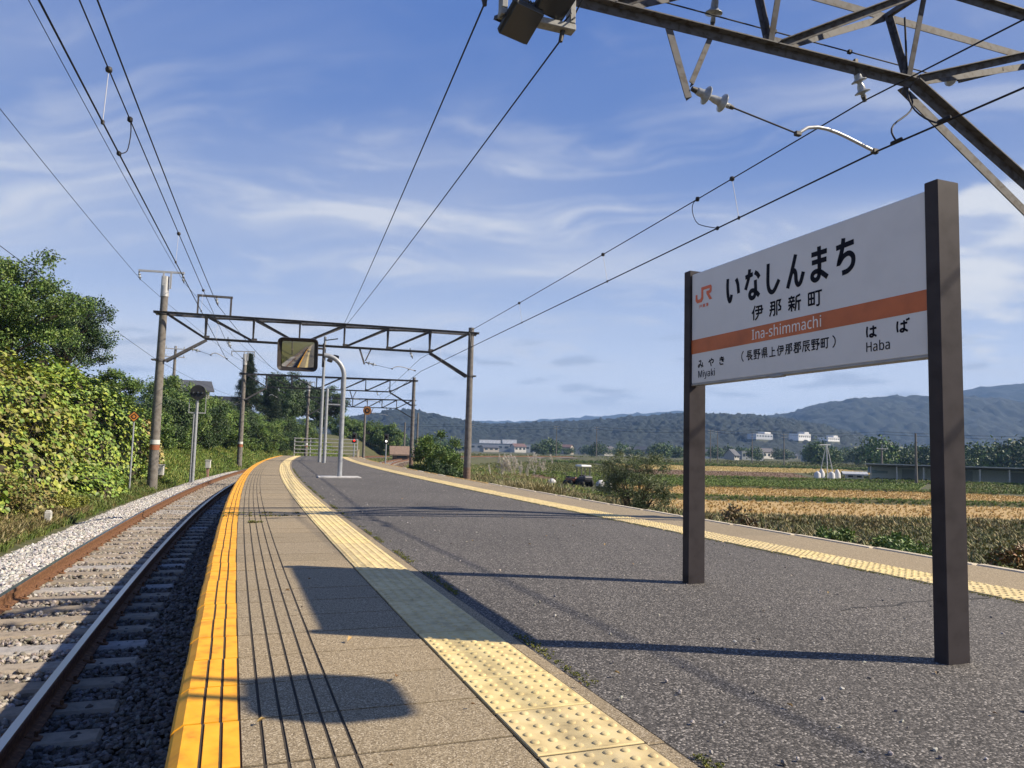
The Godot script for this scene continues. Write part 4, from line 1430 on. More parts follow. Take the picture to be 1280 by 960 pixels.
# ------------------------------------------------------------------ the station sign
func glyphs() -> Dictionary:
	# strokes on a 100 x 100 square, y down; a leading 1 marks a curved stroke, 0 a stroke of straight pieces
	return {
		"い": [[1, 14, 12, 12, 40, 16, 68, 25, 84, 33, 82, 40, 66], [1, 70, 20, 81, 38, 87, 68]],
		"な": [[0, 7, 26, 54, 22], [1, 34, 4, 28, 30, 8, 64], [1, 66, 18, 82, 26, 94, 38], [1, 70, 42, 71, 76, 62, 92, 44, 94, 34, 84, 42, 73, 60, 73, 78, 82, 93, 93]],
		"し": [[1, 24, 6, 22, 40, 23, 70, 34, 89, 56, 91, 86, 62]],
		"ん": [[1, 54, 5, 34, 48, 10, 95], [1, 10, 95, 28, 60, 42, 49, 53, 58, 56, 80, 66, 92, 80, 86, 94, 60]],
		"ま": [[0, 12, 22, 88, 22], [0, 14, 44, 86, 44], [1, 50, 4, 51, 40, 51, 70, 46, 88, 30, 93, 16, 86, 18, 75, 34, 70, 56, 74, 90, 93]],
		"ち": [[0, 8, 25, 88, 21], [1, 42, 4, 35, 34, 20, 66, 40, 52, 66, 47, 84, 59, 81, 79, 61, 91, 34, 94]],
		"み": [[1, 16, 16, 36, 15, 52, 14, 46, 42, 30, 74, 16, 86, 6, 75, 14, 61, 36, 58, 64, 70, 94, 85], [1, 78, 36, 77, 62, 62, 94]],
		"や": [[1, 6, 46, 40, 28, 70, 22, 88, 33, 82, 52, 60, 58], [1, 50, 4, 56, 12, 60, 22], [1, 24, 16, 36, 52, 54, 96]],
		"き": [[0, 14, 22, 78, 17], [0, 12, 42, 86, 37], [1, 38, 3, 54, 34, 76, 64], [1, 76, 64, 64, 58, 48, 56], [1, 22, 62, 18, 78, 32, 91, 72, 92]],
		"は": [[1, 16, 8, 11, 50, 16, 92], [0, 38, 30, 96, 28], [1, 68, 7, 69, 40, 69, 70, 64, 88, 50, 92, 38, 84, 42, 75, 58, 72, 76, 80, 96, 93]],
		"ば": [[1, 14, 12, 9, 52, 14, 92], [0, 34, 34, 84, 32], [1, 60, 12, 61, 42, 61, 70, 56, 88, 44, 92, 33, 84, 37, 75, 52, 72, 68, 80, 86, 93], [0, 78, 4, 85, 18], [0, 91, 0, 98, 14]],
		"伊": [[1, 30, 4, 21, 28, 4, 52], [0, 19, 34, 19, 97], [0, 38, 15, 85, 15, 85, 59], [0, 30, 37, 97, 37], [0, 38, 59, 88, 59], [1, 59, 15, 58, 60, 49, 82, 32, 97]],
		"那": [[0, 10, 11, 46, 11, 46, 84, 42, 94, 33, 92], [0, 10, 34, 46, 34], [0, 5, 57, 46, 57], [1, 23, 11, 21, 56, 6, 96], [0, 62, 5, 62, 98], [0, 62, 8, 90, 8, 78, 34, 92, 50, 90, 66, 72, 68]],
		"新": [[0, 29, 1, 29, 14], [0, 7, 14, 53, 14], [0, 17, 21, 22, 34], [0, 43, 21, 38, 34], [0, 5, 36, 55, 36], [0, 6, 56, 54, 56], [0, 30, 36, 30, 97], [0, 28, 58, 7, 85], [0, 33, 60, 51, 79], [0, 93, 5, 63, 14], [1, 64, 14, 63, 54, 55, 96], [0, 64, 42, 99, 42], [0, 83, 42, 83, 98]],
		"町": [[0, 8, 14, 46, 14, 46, 82, 8, 82, 8, 11], [0, 8, 48, 46, 48], [0, 27, 14, 27, 82], [0, 53, 13, 99, 13], [0, 79, 13, 79, 89, 73, 95, 60, 92]],
		"長": [[0, 24, 4, 24, 56], [0, 24, 8, 85, 8], [0, 24, 24, 78, 24], [0, 24, 40, 78, 40], [0, 3, 56, 97, 56], [0, 33, 56, 33, 93, 56, 83], [1, 52, 56, 68, 80, 97, 96], [0, 87, 62, 68, 75]],
		"野": [[0, 8, 8, 47, 8, 47, 46, 8, 46, 8, 5], [0, 8, 27, 47, 27], [0, 27, 8, 27, 90], [0, 8, 66, 47, 66], [0, 3, 93, 51, 87], [0, 56, 9, 91, 9, 74, 29], [0, 62, 23, 85, 40], [0, 54, 46, 97, 46, 88, 64], [0, 76, 46, 76, 90, 70, 96, 60, 92]],
		"県": [[0, 34, 5, 79, 5, 79, 52, 34, 52, 34, 2], [0, 34, 21, 79, 21], [0, 34, 36, 79, 36], [0, 15, 13, 15, 66, 94, 66], [0, 54, 66, 54, 99], [0, 34, 75, 15, 93], [0, 71, 75, 91, 93]],
		"上": [[0, 47, 6, 47, 91], [0, 47, 42, 86, 42], [0, 5, 92, 95, 92]],
		"郡": [[0, 10, 9, 49, 9, 49, 46], [0, 3, 27, 58, 27], [0, 10, 44, 49, 44], [1, 29, 9, 24, 48, 3, 78], [0, 20, 60, 50, 60, 50, 93, 20, 93, 20, 57], [0, 65, 5, 65, 98], [0, 65, 8, 92, 8, 80, 34, 94, 50, 92, 66, 75, 68]],
		"辰": [[0, 13, 8, 95, 8], [1, 14, 8, 14, 54, 3, 97], [0, 27, 24, 84, 24], [0, 20, 42, 97, 42], [0, 39, 42, 39, 94, 58, 85], [1, 54, 42, 68, 76, 96, 97], [0, 89, 52, 68, 69]],
		"東": [[0, 5, 18, 95, 18], [0, 20, 33, 80, 33, 80, 63, 20, 63, 20, 30], [0, 20, 48, 80, 48], [0, 50, 3, 50, 98], [0, 46, 64, 7, 93], [0, 54, 64, 93, 93]],
		"海": [[0, 8, 8, 22, 20], [0, 3, 34, 18, 46], [0, 22, 60, 5, 95], [0, 42, 3, 28, 28], [0, 38, 16, 95, 16], [0, 43, 32, 86, 32, 80, 94, 66, 94], [0, 43, 32, 36, 75, 92, 75], [0, 25, 53, 99, 53], [0, 61, 32, 58, 75]],
		"（": [[1, 70, 0, 48, 24, 42, 50, 48, 76, 70, 100]],
		"）": [[1, 30, 0, 52, 24, 58, 50, 52, 76, 30, 100]],
	}

func stroke(mb: MB, pts: PackedVector2Array, w: float, z: float) -> void:
	# a flat painted line with mitred bends and square ends
	var m := pts.size()
	var l := PackedVector2Array()
	var r := PackedVector2Array()
	for i in m:
		var d0 := (pts[i] - pts[i - 1]).normalized() if i > 0 else (pts[1] - pts[0]).normalized()
		var d1 := (pts[i + 1] - pts[i]).normalized() if i < m - 1 else d0
		var t := (d0 + d1).normalized() if (d0 + d1).length() > 0.01 else d1
		var nrm := Vector2(-t.y, t.x)
		var k := w * 0.5 / maxf(0.45, nrm.dot(Vector2(-d0.y, d0.x)))
		l.append(pts[i] + nrm * k)
		r.append(pts[i] - nrm * k)
	for i in m - 1:
		var a := Vector3(r[i].x, r[i].y, z); var b := Vector3(r[i + 1].x, r[i + 1].y, z)
		var c := Vector3(l[i + 1].x, l[i + 1].y, z); var d := Vector3(l[i].x, l[i].y, z)
		mb.quad(a, b, c, d)

func write(parent: Node, called: String, words: String, u0: float, u1: float, y0: float, y1: float, gap: float, w: float, z: float, mat: Material) -> void:
	# characters side by side from u0 to u1, between heights y0 and y1
	var g := glyphs()
	var count := words.length()
	var cw := (u1 - u0 - gap * (count - 1)) / count
	for i in count:
		var mb := MB.new()
		var zz := z
		for q in g[words[i]]:
			var pts := PackedVector2Array()
			for k in range(1, q.size(), 2):
				pts.append(Vector2(u0 + i * (cw + gap) + q[k] * 0.01 * cw, y1 - q[k + 1] * 0.01 * (y1 - y0)))
			if q[0] == 1:
				var cur := PackedVector2Array()
				for k in pts.size() - 1:
					for t in 5:
						cur.append(pts[k].cubic_interpolate(pts[k + 1], pts[maxi(k - 1, 0)], pts[mini(k + 2, pts.size() - 1)], t / 5.0))
				cur.append(pts[pts.size() - 1])
				pts = cur
			stroke(mb, pts, w, zz)
			zz += 0.00004
		part(parent, called, mb.mesh(), mat)

func latin(parent: Node, called: String, words: String, u0: float, u1: float, y0: float, y1: float, z: float, mat: Material) -> void:
	var tm := TextMesh.new()
	var fo := SystemFont.new()
	fo.font_names = PackedStringArray(["Droid Sans"])
	tm.font = fo
	tm.text = words
	tm.font_size = 96
	tm.pixel_size = 0.01
	tm.depth = 0.01
	tm.curve_step = 0.5
	var bb := tm.get_aabb()
	var k := Vector3((u1 - u0) / bb.size.x, (y1 - y0) / bb.size.y, 0.04)
	part(parent, called, tm, mat, Transform3D(Basis.from_scale(k), Vector3(u0 - bb.position.x * k.x, y0 - bb.position.y * k.y, z)))

func build_station_sign() -> void:
	var pl := Vector3(1.0333, 0, -4.3486)
	var pr := Vector3(1.5870, 0, -2.8525)
	var u := (pr - pl).normalized()
	var len := pl.distance_to(pr)
	var o := thing("station_sign", "large white station name board with orange stripe on two dark posts", "station sign", Transform3D(Basis(u, Vector3.UP, u.cross(Vector3.UP)), pl))
	var bronze := plain("bronze", Color(0.060, 0.053, 0.056), 0.5, 0.15, "grime", 1.2)
	for x in [-0.031, len + 0.031]:
		var mb := MB.new()
		mb.bevel(Transform3D(Basis(), Vector3(x, 0.875, -0.052)), Vector3(0.060, 1.89, 0.112), 0.003)
		part(o, "post", mb.mesh(), bronze)
	var mb := MB.new()
	mb.bevel(Transform3D(Basis(), Vector3(len * 0.5, 1.4715, -0.030)), Vector3(len - 0.002, 0.645, 0.042), 0.004)
	var white := plain("signwhite", Color(0.68, 0.68, 0.685), 0.35, 0.0, "faint", 0.8)
	var board := part(o, "board", mb.mesh(), white)
	mb = MB.new()
	mb.bevel(Transform3D(Basis(), Vector3(len * 0.5, 1.143, -0.030)), Vector3(len - 0.004, 0.012, 0.046), 0.003)
	mb.bevel(Transform3D(Basis(), Vector3(len * 0.46, 1.136, -0.012)), Vector3(0.09, 0.012, 0.03), 0.003)
	part(board, "bottom_rail", mb.mesh(), plain("alu", Color(0.40, 0.40, 0.40), 0.5, 0.4, "grime", 1.0))
	var z := -0.0082
	mb = MB.new()
	mb.quad(Vector3(0.001, 1.322, z), Vector3(len - 0.001, 1.322, z), Vector3(len - 0.001, 1.404, z), Vector3(0.001, 1.404, z))
	part(board, "orange_stripe", mb.mesh(), plain("stripe", Color(0.60, 0.14, 0.030), 0.4, 0.0, "grime", 0.8))
	var ink := plain("ink", Color(0.008, 0.009, 0.018), 0.55, 0.0, "")
	var red := plain("logo", Color(0.70, 0.12, 0.030), 0.4, 0.0, "")
	var pale := plain("pale_ink", Color(0.80, 0.76, 0.72), 0.4, 0.0, "")
	write(board, "large_kana", "いなしんまち", 0.325, 1.245, 1.548, 1.720, 0.030, 0.0235, z, ink)
	write(board, "kanji", "伊那新町", 0.542, 1.040, 1.436, 1.516, 0.041, 0.0098, z, ink)
	latin(board, "latin_name", "Ina-shimmachi", 0.546, 1.033, 1.338, 1.394, z + 0.0008, pale)
	write(board, "address", "（長野県上伊那郡辰野町）", 0.440, 1.138, 1.234, 1.288, 0.006, 0.0060, z, ink)
	write(board, "left_kana", "みやき", 0.066, 0.320, 1.234, 1.282, 0.042, 0.0075, z, ink)
	latin(board, "left_name", "Miyaki", 0.070, 0.228, 1.168, 1.222, z + 0.0004, ink)
	write(board, "right_kana", "は", 1.287, 1.347, 1.250, 1.304, 0.0, 0.0088, z, ink)
	write(board, "right_kana", "ば", 1.442, 1.508, 1.250, 1.306, 0.0, 0.0088, z, ink)
	latin(board, "right_name", "Haba", 1.290, 1.411, 1.192, 1.236, z + 0.0004, ink)
	# emblem: J and R joined in one thick outline, small letters below
	var e := MB.new()
	for poly in [
		[Vector2(0.040, 1.664), Vector2(0.058, 1.664), Vector2(0.058, 1.640), Vector2(0.064, 1.634), Vector2(0.088, 1.634), Vector2(0.096, 1.644), Vector2(0.096, 1.700), Vector2(0.186, 1.700), Vector2(0.196, 1.690), Vector2(0.196, 1.664), Vector2(0.188, 1.654), Vector2(0.172, 1.652), Vector2(0.200, 1.616), Vector2(0.176, 1.616), Vector2(0.146, 1.655), Vector2(0.146, 1.670), Vector2(0.172, 1.670), Vector2(0.176, 1.674), Vector2(0.176, 1.682), Vector2(0.116, 1.682), Vector2(0.116, 1.632), Vector2(0.100, 1.614), Vector2(0.056, 1.614), Vector2(0.040, 1.630)]]:
		e.prism(Transform3D(Basis(), Vector3(0, 0, z + 0.0002)), PackedVector2Array(poly), 0.0006)
	part(board, "emblem", e.mesh(), red)
	latin(board, "emblem_letters", "JR", 0.074, 0.106, 1.582, 1.600, z + 0.0004, red)
	write(board, "emblem_kanji", "東海", 0.110, 0.166, 1.580, 1.602, 0.004, 0.0030, z, red)

# ------------------------------------------------------------------ mirrors on curved posts
func mirror_panel(o: Node3D, t: Transform3D, w: float, h: float, rad: float) -> void:
	var frame_mat := plain("mirror_frame", Color(0.026, 0.019, 0.017), 0.6, 0.0, "streak", 3.0)
	var ring := func(inset: float, count: int) -> PackedVector2Array:
		var out := PackedVector2Array()
		var c := rad - inset
		for k in 4:
			var cxx: float = (w * 0.5 - rad) * [1, -1, -1, 1][k]
			var cyy: float = (h * 0.5 - rad) * [1, 1, -1, -1][k]
			for q in count + 1:
				var a := PI * 0.5 * (k + float(q) / count)
				out.append(Vector2(cxx + cos(a) * c, cyy + sin(a) * c))
		return out
	var outer: PackedVector2Array = ring.call(0.0, 5)
	var inner: PackedVector2Array = ring.call(0.075, 5)
	var mb := MB.new()
	var m := outer.size()
	for k in m:
		var a := outer[k]; var b := outer[(k + 1) % m]; var c := inner[(k + 1) % m]; var d := inner[k]
		mb.out_quad(t * Vector3(a.x, a.y, 0.10), t * Vector3(b.x, b.y, 0.10), t * Vector3(c.x, c.y, 0.045), t * Vector3(d.x, d.y, 0.045), t * Vector3(0, 0, -1.0))
		mb.out_quad(t * Vector3(a.x, a.y, 0.10), t * Vector3(b.x, b.y, 0.10), t * Vector3(b.x, b.y, -0.05), t * Vector3(a.x, a.y, -0.05), t.origin)
		mb.out_tri(t * Vector3(a.x, a.y, -0.05), t * Vector3(b.x, b.y, -0.05), t * Vector3(0, 0, -0.09), t * Vector3(0, 0, 0.1))
	part(o, "frame", mb.mesh(), frame_mat)
	var gm := MB.new()
	var rows := 15
	for i in rows:
		for j in rows:
			var x := (float(j) / (rows - 1) - 0.5) * (w - 0.10)
			var y := (float(i) / (rows - 1) - 0.5) * (h - 0.10)
			var r2 := x * x + y * y
			gm.vert(t * Vector3(x, y, 0.052 - r2 / 4.4), (t.basis * Vector3(x / 2.2, y / 2.2, 1.0)).normalized())
	gm.grid(rows, rows)
	var glass := StandardMaterial3D.new()
	glass.albedo_color = Color(0.72, 0.73, 0.70).linear_to_srgb()
	glass.metallic = 1.0
	glass.roughness = 0.05
	part(o, "mirror_face", gm.mesh(), glass)

func build_mirrors() -> void:
	var f := frame(13.14, 2.07)
	var o := thing("mirror_post", "pale grey post with curved top holding the rectangular mirror", "post", f)
	var gm := plain("post_paint", Color(0.34, 0.36, 0.39), 0.45, 0.15, "grime", 1.5)
	var p := PackedVector3Array([Vector3(0, -0.1, 0), Vector3(0, 2.26, 0)])
	for k in range(1, 11):
		var a := PI * 0.5 * k / 10.0
		p.append(Vector3(-0.46 + 0.46 * cos(a), 2.26 + 0.46 * sin(a), 0))
	var mb := MB.new()
	mb.tube(p, PackedFloat32Array([0.052]), 16)
	part(o, "pole", mb.mesh(), gm)
	mb = MB.new()
	mb.rod(Vector3(-0.47, 2.45, 0.0), Vector3(-0.47, 2.98, 0.0), 0.028, 0.028, 10)
	mb.bar(Vector3(-0.47, 2.72, 0), Vector3(-0.62, 2.72, 0), 0.05, 0.05)
	mb.bar(Vector3(-0.47, 2.86, 0), Vector3(-0.62, 2.86, 0), 0.04, 0.04)
	part(o, "mirror_bracket", mb.mesh(), dark_iron())
	mb = MB.new()
	mb.bevel(Transform3D(Basis(Vector3.FORWARD, 0.3), Vector3(-0.33, 2.60, 0.05)), Vector3(0.12, 0.07, 0.09), 0.015)
	part(o, "small_lamp", mb.mesh(), plain("lampblack", Color(0.022, 0.022, 0.024), 0.5, 0.1, "grime", 2.0))
	var ft := MB.new()
	ft.bevel(Transform3D(Basis(), Vector3(-0.02, 0.005, 0.05)), Vector3(0.92, 0.05, 0.62), 0.008)
	var foot := part(o, "footing", ft.mesh(), plain("footing", Color(0.46, 0.45, 0.44), 0.9, 0.0, "patch", 1.5, 0.2))
	foot.position.y = 0.0
	var mo := thing("convex_mirror", "rectangular convex mirror in a dark rounded frame above the platform", "mirror", f * Transform3D(Basis(Vector3.UP, -0.14) * Basis(Vector3.RIGHT, 0.20), Vector3(-1.02, 2.70, 0.0)))
	mirror_panel(mo, Transform3D(), 0.86, 0.73, 0.10)
	# added out of view to cast the paving shadow: small mirror on bent post
	var g := frame(-4.72, 3.08)
	var o2 := thing("mirror_post", "added unseen bent post beside the camera, holding a panel for the paving shadow", "post", g)
	p = PackedVector3Array([Vector3(0, -0.1, 0), Vector3(0, 2.75, 0)])
	for k in range(1, 9):
		var a := PI * 0.5 * k / 8.0
		p.append(Vector3(0, 2.75 + 0.45 * sin(a), -0.45 + 0.45 * cos(a)))
	p.append(Vector3(0, 3.20, -1.75))
	mb = MB.new()
	mb.tube(p, PackedFloat32Array([0.045]), 12)
	part(o2, "pole", mb.mesh(), gm)
	mb = MB.new()
	mb.rod(Vector3(0, 3.18, -1.53), Vector3(0, 2.42, -1.53), 0.022, 0.022, 8)
	mb.rod(Vector3(0, 3.18, -1.71), Vector3(0, 2.42, -1.71), 0.018, 0.018, 8)
	part(o2, "hanger", mb.mesh(), dark_iron())
	var mo2 := thing("convex_mirror", "added unseen mirror panel beside the camera, hung to cast the paving shadow", "mirror", g * Transform3D(Basis(Vector3.UP, -PI * 0.5), Vector3(0.0, 2.27, -1.62)))
	mirror_panel(mo2, Transform3D(), 0.40, 0.27, 0.09)

# ------------------------------------------------------------------ platform furniture
func build_platform_furniture() -> void:
	var gm := plain("post_paint", Color(0.34, 0.36, 0.39), 0.45, 0.15, "grime", 1.5)
	var o := thing("lamp_post", "taller of the two slim grey poles behind the mirror post", "pole", frame(26.7, 2.2))
	var mb := MB.new()
	mb.rod(Vector3(0, -0.1, 0), Vector3(0, 5.0, 0), 0.07, 0.05, 14)
	part(o, "pole", mb.mesh(), gm)
	mb = MB.new()
	mb.bar(Vector3(0, 4.85, 0), Vector3(0.5, 4.95, 0), 0.04, 0.04)
	mb.bevel(Transform3D(Basis(Vector3.FORWARD, 0.2), Vector3(0.45, 4.2, 0)), Vector3(0.24, 0.16, 0.2), 0.03)
	mb.bar(Vector3(0, 4.25, 0), Vector3(0.4, 4.22, 0), 0.03, 0.03)
	part(o, "lamp_head", mb.mesh(), plain("lampblack", Color(0.022, 0.022, 0.024), 0.5, 0.1, "grime", 2.0))
	o = thing("arm_post", "shorter slim grey pole with a side arm behind the mirror post", "pole", frame(25.6, 2.35))
	mb = MB.new()
	mb.rod(Vector3(0, -0.1, 0), Vector3(0, 2.85, 0), 0.065, 0.055, 14)
	part(o, "pole", mb.mesh(), gm)
	mb = MB.new()
	mb.bar(Vector3(0, 2.25, 0), Vector3(0.55, 2.25, 0), 0.05, 0.05)
	part(o, "arm", mb.mesh(), gm)
	# rail fence across the end of the platform
	var a := at(40.6, 0.75)
	var b := at(40.6, 4.25)
	var u := (b - a).normalized()
	var w := a.distance_to(b)
	o = thing("end_fence", "grey pipe fence closing the far end of the platform", "fence", Transform3D(Basis(u, Vector3.UP, u.cross(Vector3.UP)), a))
	for k in 5:
		mb = MB.new()
		mb.rod(Vector3(w * k / 4.0, -0.1, 0), Vector3(w * k / 4.0, 1.05, 0), 0.03, 0.03, 8)
		part(o, "post", mb.mesh(), galva())
	for k in 5:
		mb = MB.new()
		mb.rod(Vector3(0, 0.18 + 0.205 * k, 0.03), Vector3(w, 0.18 + 0.205 * k, 0.03), 0.021, 0.021, 8)
		part(o, "rail", mb.mesh(), galva())
	o = thing("marker_post", "short cream post beside the end fence on the platform", "post", frame(40.2, 4.30))
	mb = MB.new()
	mb.bevel(Transform3D(Basis(), Vector3(0, 0.2, 0)), Vector3(0.12, 0.42, 0.12), 0.015)
	part(o, "body", mb.mesh(), plain("cream", Color(0.55, 0.48, 0.34), 0.8, 0.0, "grime", 2.0))
	mb = MB.new()
	mb.bevel(Transform3D(Basis(), Vector3(0, 0.425, 0)), Vector3(0.14, 0.03, 0.14), 0.01)
	part(o, "cap", mb.mesh(), plain("cope", Color(0.52, 0.45, 0.34)))
	# drain cover stones and leaves: a few dead leaves on the platform
	rng.seed = 77
	var buf := PackedFloat32Array()
	for k in 60:
		var s := -2.6 + 18.0 * pow(rng.randf(), 1.3)
		var n := rng.randf_range(0.05, 3.9)
		put(buf, at(s, n, 0.014), facing(Vector3.UP + rand_dir() * 0.25, rng.randf() * TAU, rng.randf_range(0.012, 0.032)), vary([Color(0.20, 0.11, 0.04), Color(0.30, 0.20, 0.07), Color(0.10, 0.06, 0.03)], 0.2))
	var l := scatter(self, "dead_leaves", leaf_shape(0.25, 0.3), leaf_mat("dead", 0.8, 0.1), buf)
	stuff(l)
	tag(l, "scattered dry brown leaves lying on the platform", "leaves")

# ------------------------------------------------------------------ lineside equipment
func build_lineside() -> void:
	var gm := plain("post_paint", Color(0.34, 0.36, 0.39), 0.45, 0.15, "grime", 1.5)
	var conc := plain("marker_concrete", Color(0.58, 0.57, 0.54), 0.9, 0.0, "streak", 2.0, 0.2)
	var black := plain("signal_black", Color(0.014, 0.014, 0.016), 0.6, 0.0, "grime", 2.0)
	var orange := plain("sign_orange", Color(0.72, 0.27, 0.04), 0.5, 0.0, "grime", 2.0)
	var o := thing("diamond_sign", "orange diamond sign with a black ring on a thin pale pole left of the track", "sign", frame(24.5, -4.12))
	var mb := MB.new()
	mb.rod(Vector3(0, -1.35, 0), Vector3(0, 1.45, 0), 0.032, 0.030, 10)
	part(o, "pole", mb.mesh(), gm)
	for k in 4:
		var r: float = [0.205, 0.165, 0.0, 0.0][k]
		mb = MB.new()
		if k < 2:
			mb.prism(Transform3D(Basis(), Vector3(0, 1.50, 0.04 + 0.004 * k)), PackedVector2Array([Vector2(r, 0), Vector2(0, r), Vector2(-r, 0), Vector2(0, -r)]), 0.006)
			part(o, "plate" if k == 0 else "inner_plate", mb.mesh(), black if k == 0 else orange)
		else:
			var disc := PackedVector2Array()
			for q in 24:
				disc.append(Vector2(cos(TAU * q / 24), sin(TAU * q / 24)) * [0.0, 0.0, 0.085, 0.048][k])
			mb.prism(Transform3D(Basis(), Vector3(0, 1.50, 0.04 + 0.004 * k)), disc, 0.006)
			part(o, "ring" if k == 2 else "dot", mb.mesh(), black if k == 2 else orange)
	o = thing("distance_marker", "short white concrete marker post standing at the ballast edge", "marker", frame(13.9, -3.75))
	mb = MB.new()
	mb.bevel(Transform3D(Basis(), Vector3(0, -1.12, 0)), Vector3(0.13, 0.62, 0.10), 0.012)
	part(o, "post", mb.mesh(), conc)
	mb = MB.new()
	mb.bevel(Transform3D(Basis(), Vector3(0, -0.80, 0)), Vector3(0.10, 0.03, 0.08), 0.012)
	part(o, "top", mb.mesh(), conc)
	for k in 2:
		o = thing("trackside_box", ["grey equipment box on a reddish post behind the near gantry pole", "small grey equipment box beyond the round signal"][k], "box", frame([29.4, 38.7][k], [-4.0, -3.5][k]))
		mb = MB.new()
		mb.bar(Vector3(0, -1.35, 0), Vector3(0, -0.7, 0), 0.12, 0.12)
		part(o, "post", mb.mesh(), plain("redpost", Color(0.42, 0.24, 0.20), 0.8, 0.0, "streak", 2.0))
		mb = MB.new()
		mb.bevel(Transform3D(Basis(), Vector3(0, -0.52, 0)), Vector3(0.26, 0.40, 0.2), 0.02)
		part(o, "case", mb.mesh(), conc)
		mb = MB.new()
		mb.bevel(Transform3D(Basis(), Vector3(0, -0.30, 0)), Vector3(0.30, 0.04, 0.24), 0.01)
		part(o, "lid", mb.mesh(), conc)
	# position light signal with a round black face
	o = thing("round_signal", "round black signal face with three pale lamps on a pole left of the track", "signal", frame(31.7, -3.10))
	mb = MB.new()
	mb.rod(Vector3(0, -1.35, 0), Vector3(0, 2.55, 0), 0.075, 0.065, 12)
	mb.rod(Vector3(-0.10, -1.35, 0.03), Vector3(-0.10, 1.9, 0.03), 0.035, 0.035, 8)
	part(o, "pole", mb.mesh(), gm)
	var face := PackedVector2Array()
	for q in 28:
		face.append(Vector2(cos(TAU * q / 28), sin(TAU * q / 28)) * 0.33)
	mb = MB.new()
	mb.prism(Transform3D(Basis(), Vector3(0.02, 2.85, 0.08)), face, 0.04)
	part(o, "backboard", mb.mesh(), black)
	for k in 3:
		var c := Vector3([-0.17, 0.02, 0.20][k], [2.83, 2.84, 2.83][k], 0.10)
		mb = MB.new()
		mb.lathe(Transform3D(Basis(Vector3.RIGHT, PI * 0.5), c), [Vector2(0.055, 0.0), Vector2(0.06, 0.06), Vector2(0.045, 0.06)], 14)
		part(o, "lamp_hood", mb.mesh(), black)
		mb = MB.new()
		mb.lathe(Transform3D(Basis(Vector3.RIGHT, PI * 0.5), c), [Vector2(0.042, 0.0), Vector2(0.036, 0.02), Vector2(0.004, 0.03)], 14)
		part(o, "lamp_glass", mb.mesh(), plain("lampglass", Color(0.75, 0.76, 0.74), 0.2, 0.0, ""))
	mb = MB.new()
	mb.bar(Vector3(-0.34, 1.95, 0), Vector3(0.38, 1.95, 0), 0.05, 0.05)
	mb.bar(Vector3(0.36, 1.93, 0), Vector3(0.36, 2.75, 0), 0.03, 0.03)
	mb.bar(Vector3(-0.32, 1.93, 0), Vector3(-0.32, 2.55, 0), 0.03, 0.03)
	part(o, "service_frame", mb.mesh(), galva())
	# two colour light signals beyond the platform
	for k in 2:
		var w: Vector3 = [Vector3(-12.57, -1.2, -60.7), Vector3(-10.08, -1.2, -61.2)][k]
		o = thing("colour_signal", ["light signal showing red beyond the end fence", "light signal with a pale lamp beside the right track"][k], "signal", Transform3D(Basis(Vector3.UP, 0.2), w))
		mb = MB.new()
		mb.rod(Vector3(0, -0.2, 0), Vector3(0, 2.05, 0), 0.06, 0.055, 10)
		part(o, "pole", mb.mesh(), gm)
		mb = MB.new()
		mb.bevel(Transform3D(Basis(), Vector3(0, 2.45, 0)), Vector3(0.36, 0.80, 0.10), 0.05)
		part(o, "backboard", mb.mesh(), black)
		for q in 2:
			var c := Vector3(0, 2.62 - 0.36 * q, 0.06)
			mb = MB.new()
			mb.lathe(Transform3D(Basis(Vector3.RIGHT, PI * 0.5), c), [Vector2(0.10, 0.0), Vector2(0.105, 0.14), Vector2(0.09, 0.14)], 14)
			part(o, "lamp_hood", mb.mesh(), black)
			mb = MB.new()
			mb.lathe(Transform3D(Basis(Vector3.RIGHT, PI * 0.5), c), [Vector2(0.088, 0.0), Vector2(0.07, 0.03), Vector2(0.004, 0.045)], 14)
			var lit := q == 1
			var gl := plain("lamp_dark", Color(0.05, 0.02, 0.02), 0.2, 0.0, "")
			if lit:
				gl = plain(["lamp_red", "lamp_pale"][k], [Color(0.75, 0.10, 0.06), Color(0.8, 0.8, 0.78)][k], 0.2, 0.0, "")
				gl.emission_enabled = true
				gl.emission = [Color(1.0, 0.16, 0.10), Color(1.0, 0.98, 0.92)][k]
				gl.emission_energy_multiplier = 1.0
			part(o, "lamp_glass", mb.mesh(), gl)
			if lit:
				var om := OmniLight3D.new()
				om.name = "lamp_light"
				om.light_color = [Color(1.0, 0.2, 0.12), Color(1.0, 0.98, 0.92)][k]
				om.light_energy = 0.03
				om.omni_range = 6.0
				om.omni_attenuation = 2.0
				om.light_size = 0.08
				om.shadow_enabled = true
				om.position = c + Vector3(0, 0, 0.10)
				o.add_child(om)
	# round sign hanging from the far gantry
	var fr := frame(G1 + GSTEP * 3.0, 0.0)
	o = thing("round_hanging_sign", "round orange sign with a dark ring hanging from the far gantry", "sign", fr * Transform3D(Basis(Vector3.UP, -0.1), Vector3(3.4, 4.25, 0.25)))
	for k in 3:
		var disc := PackedVector2Array()
		for q in 28:
			disc.append(Vector2(cos(TAU * q / 28), sin(TAU * q / 28)) * [0.44, 0.27, 0.13][k])
		mb = MB.new()
		mb.prism(Transform3D(Basis(), Vector3(0, 0, 0.01 * k)), disc, 0.02)
		part(o, ["plate", "ring", "centre"][k], mb.mesh(), [orange, black, orange][k])
	mb = MB.new()
	mb.bar(Vector3(-0.2, 0.3, -0.02), Vector3(-0.2, 0.50, -0.25), 0.03, 0.03)
	mb.bar(Vector3(0.2, 0.3, -0.02), Vector3(0.2, 0.50, -0.25), 0.03, 0.03)
	part(o, "hanger", mb.mesh(), dark_iron())
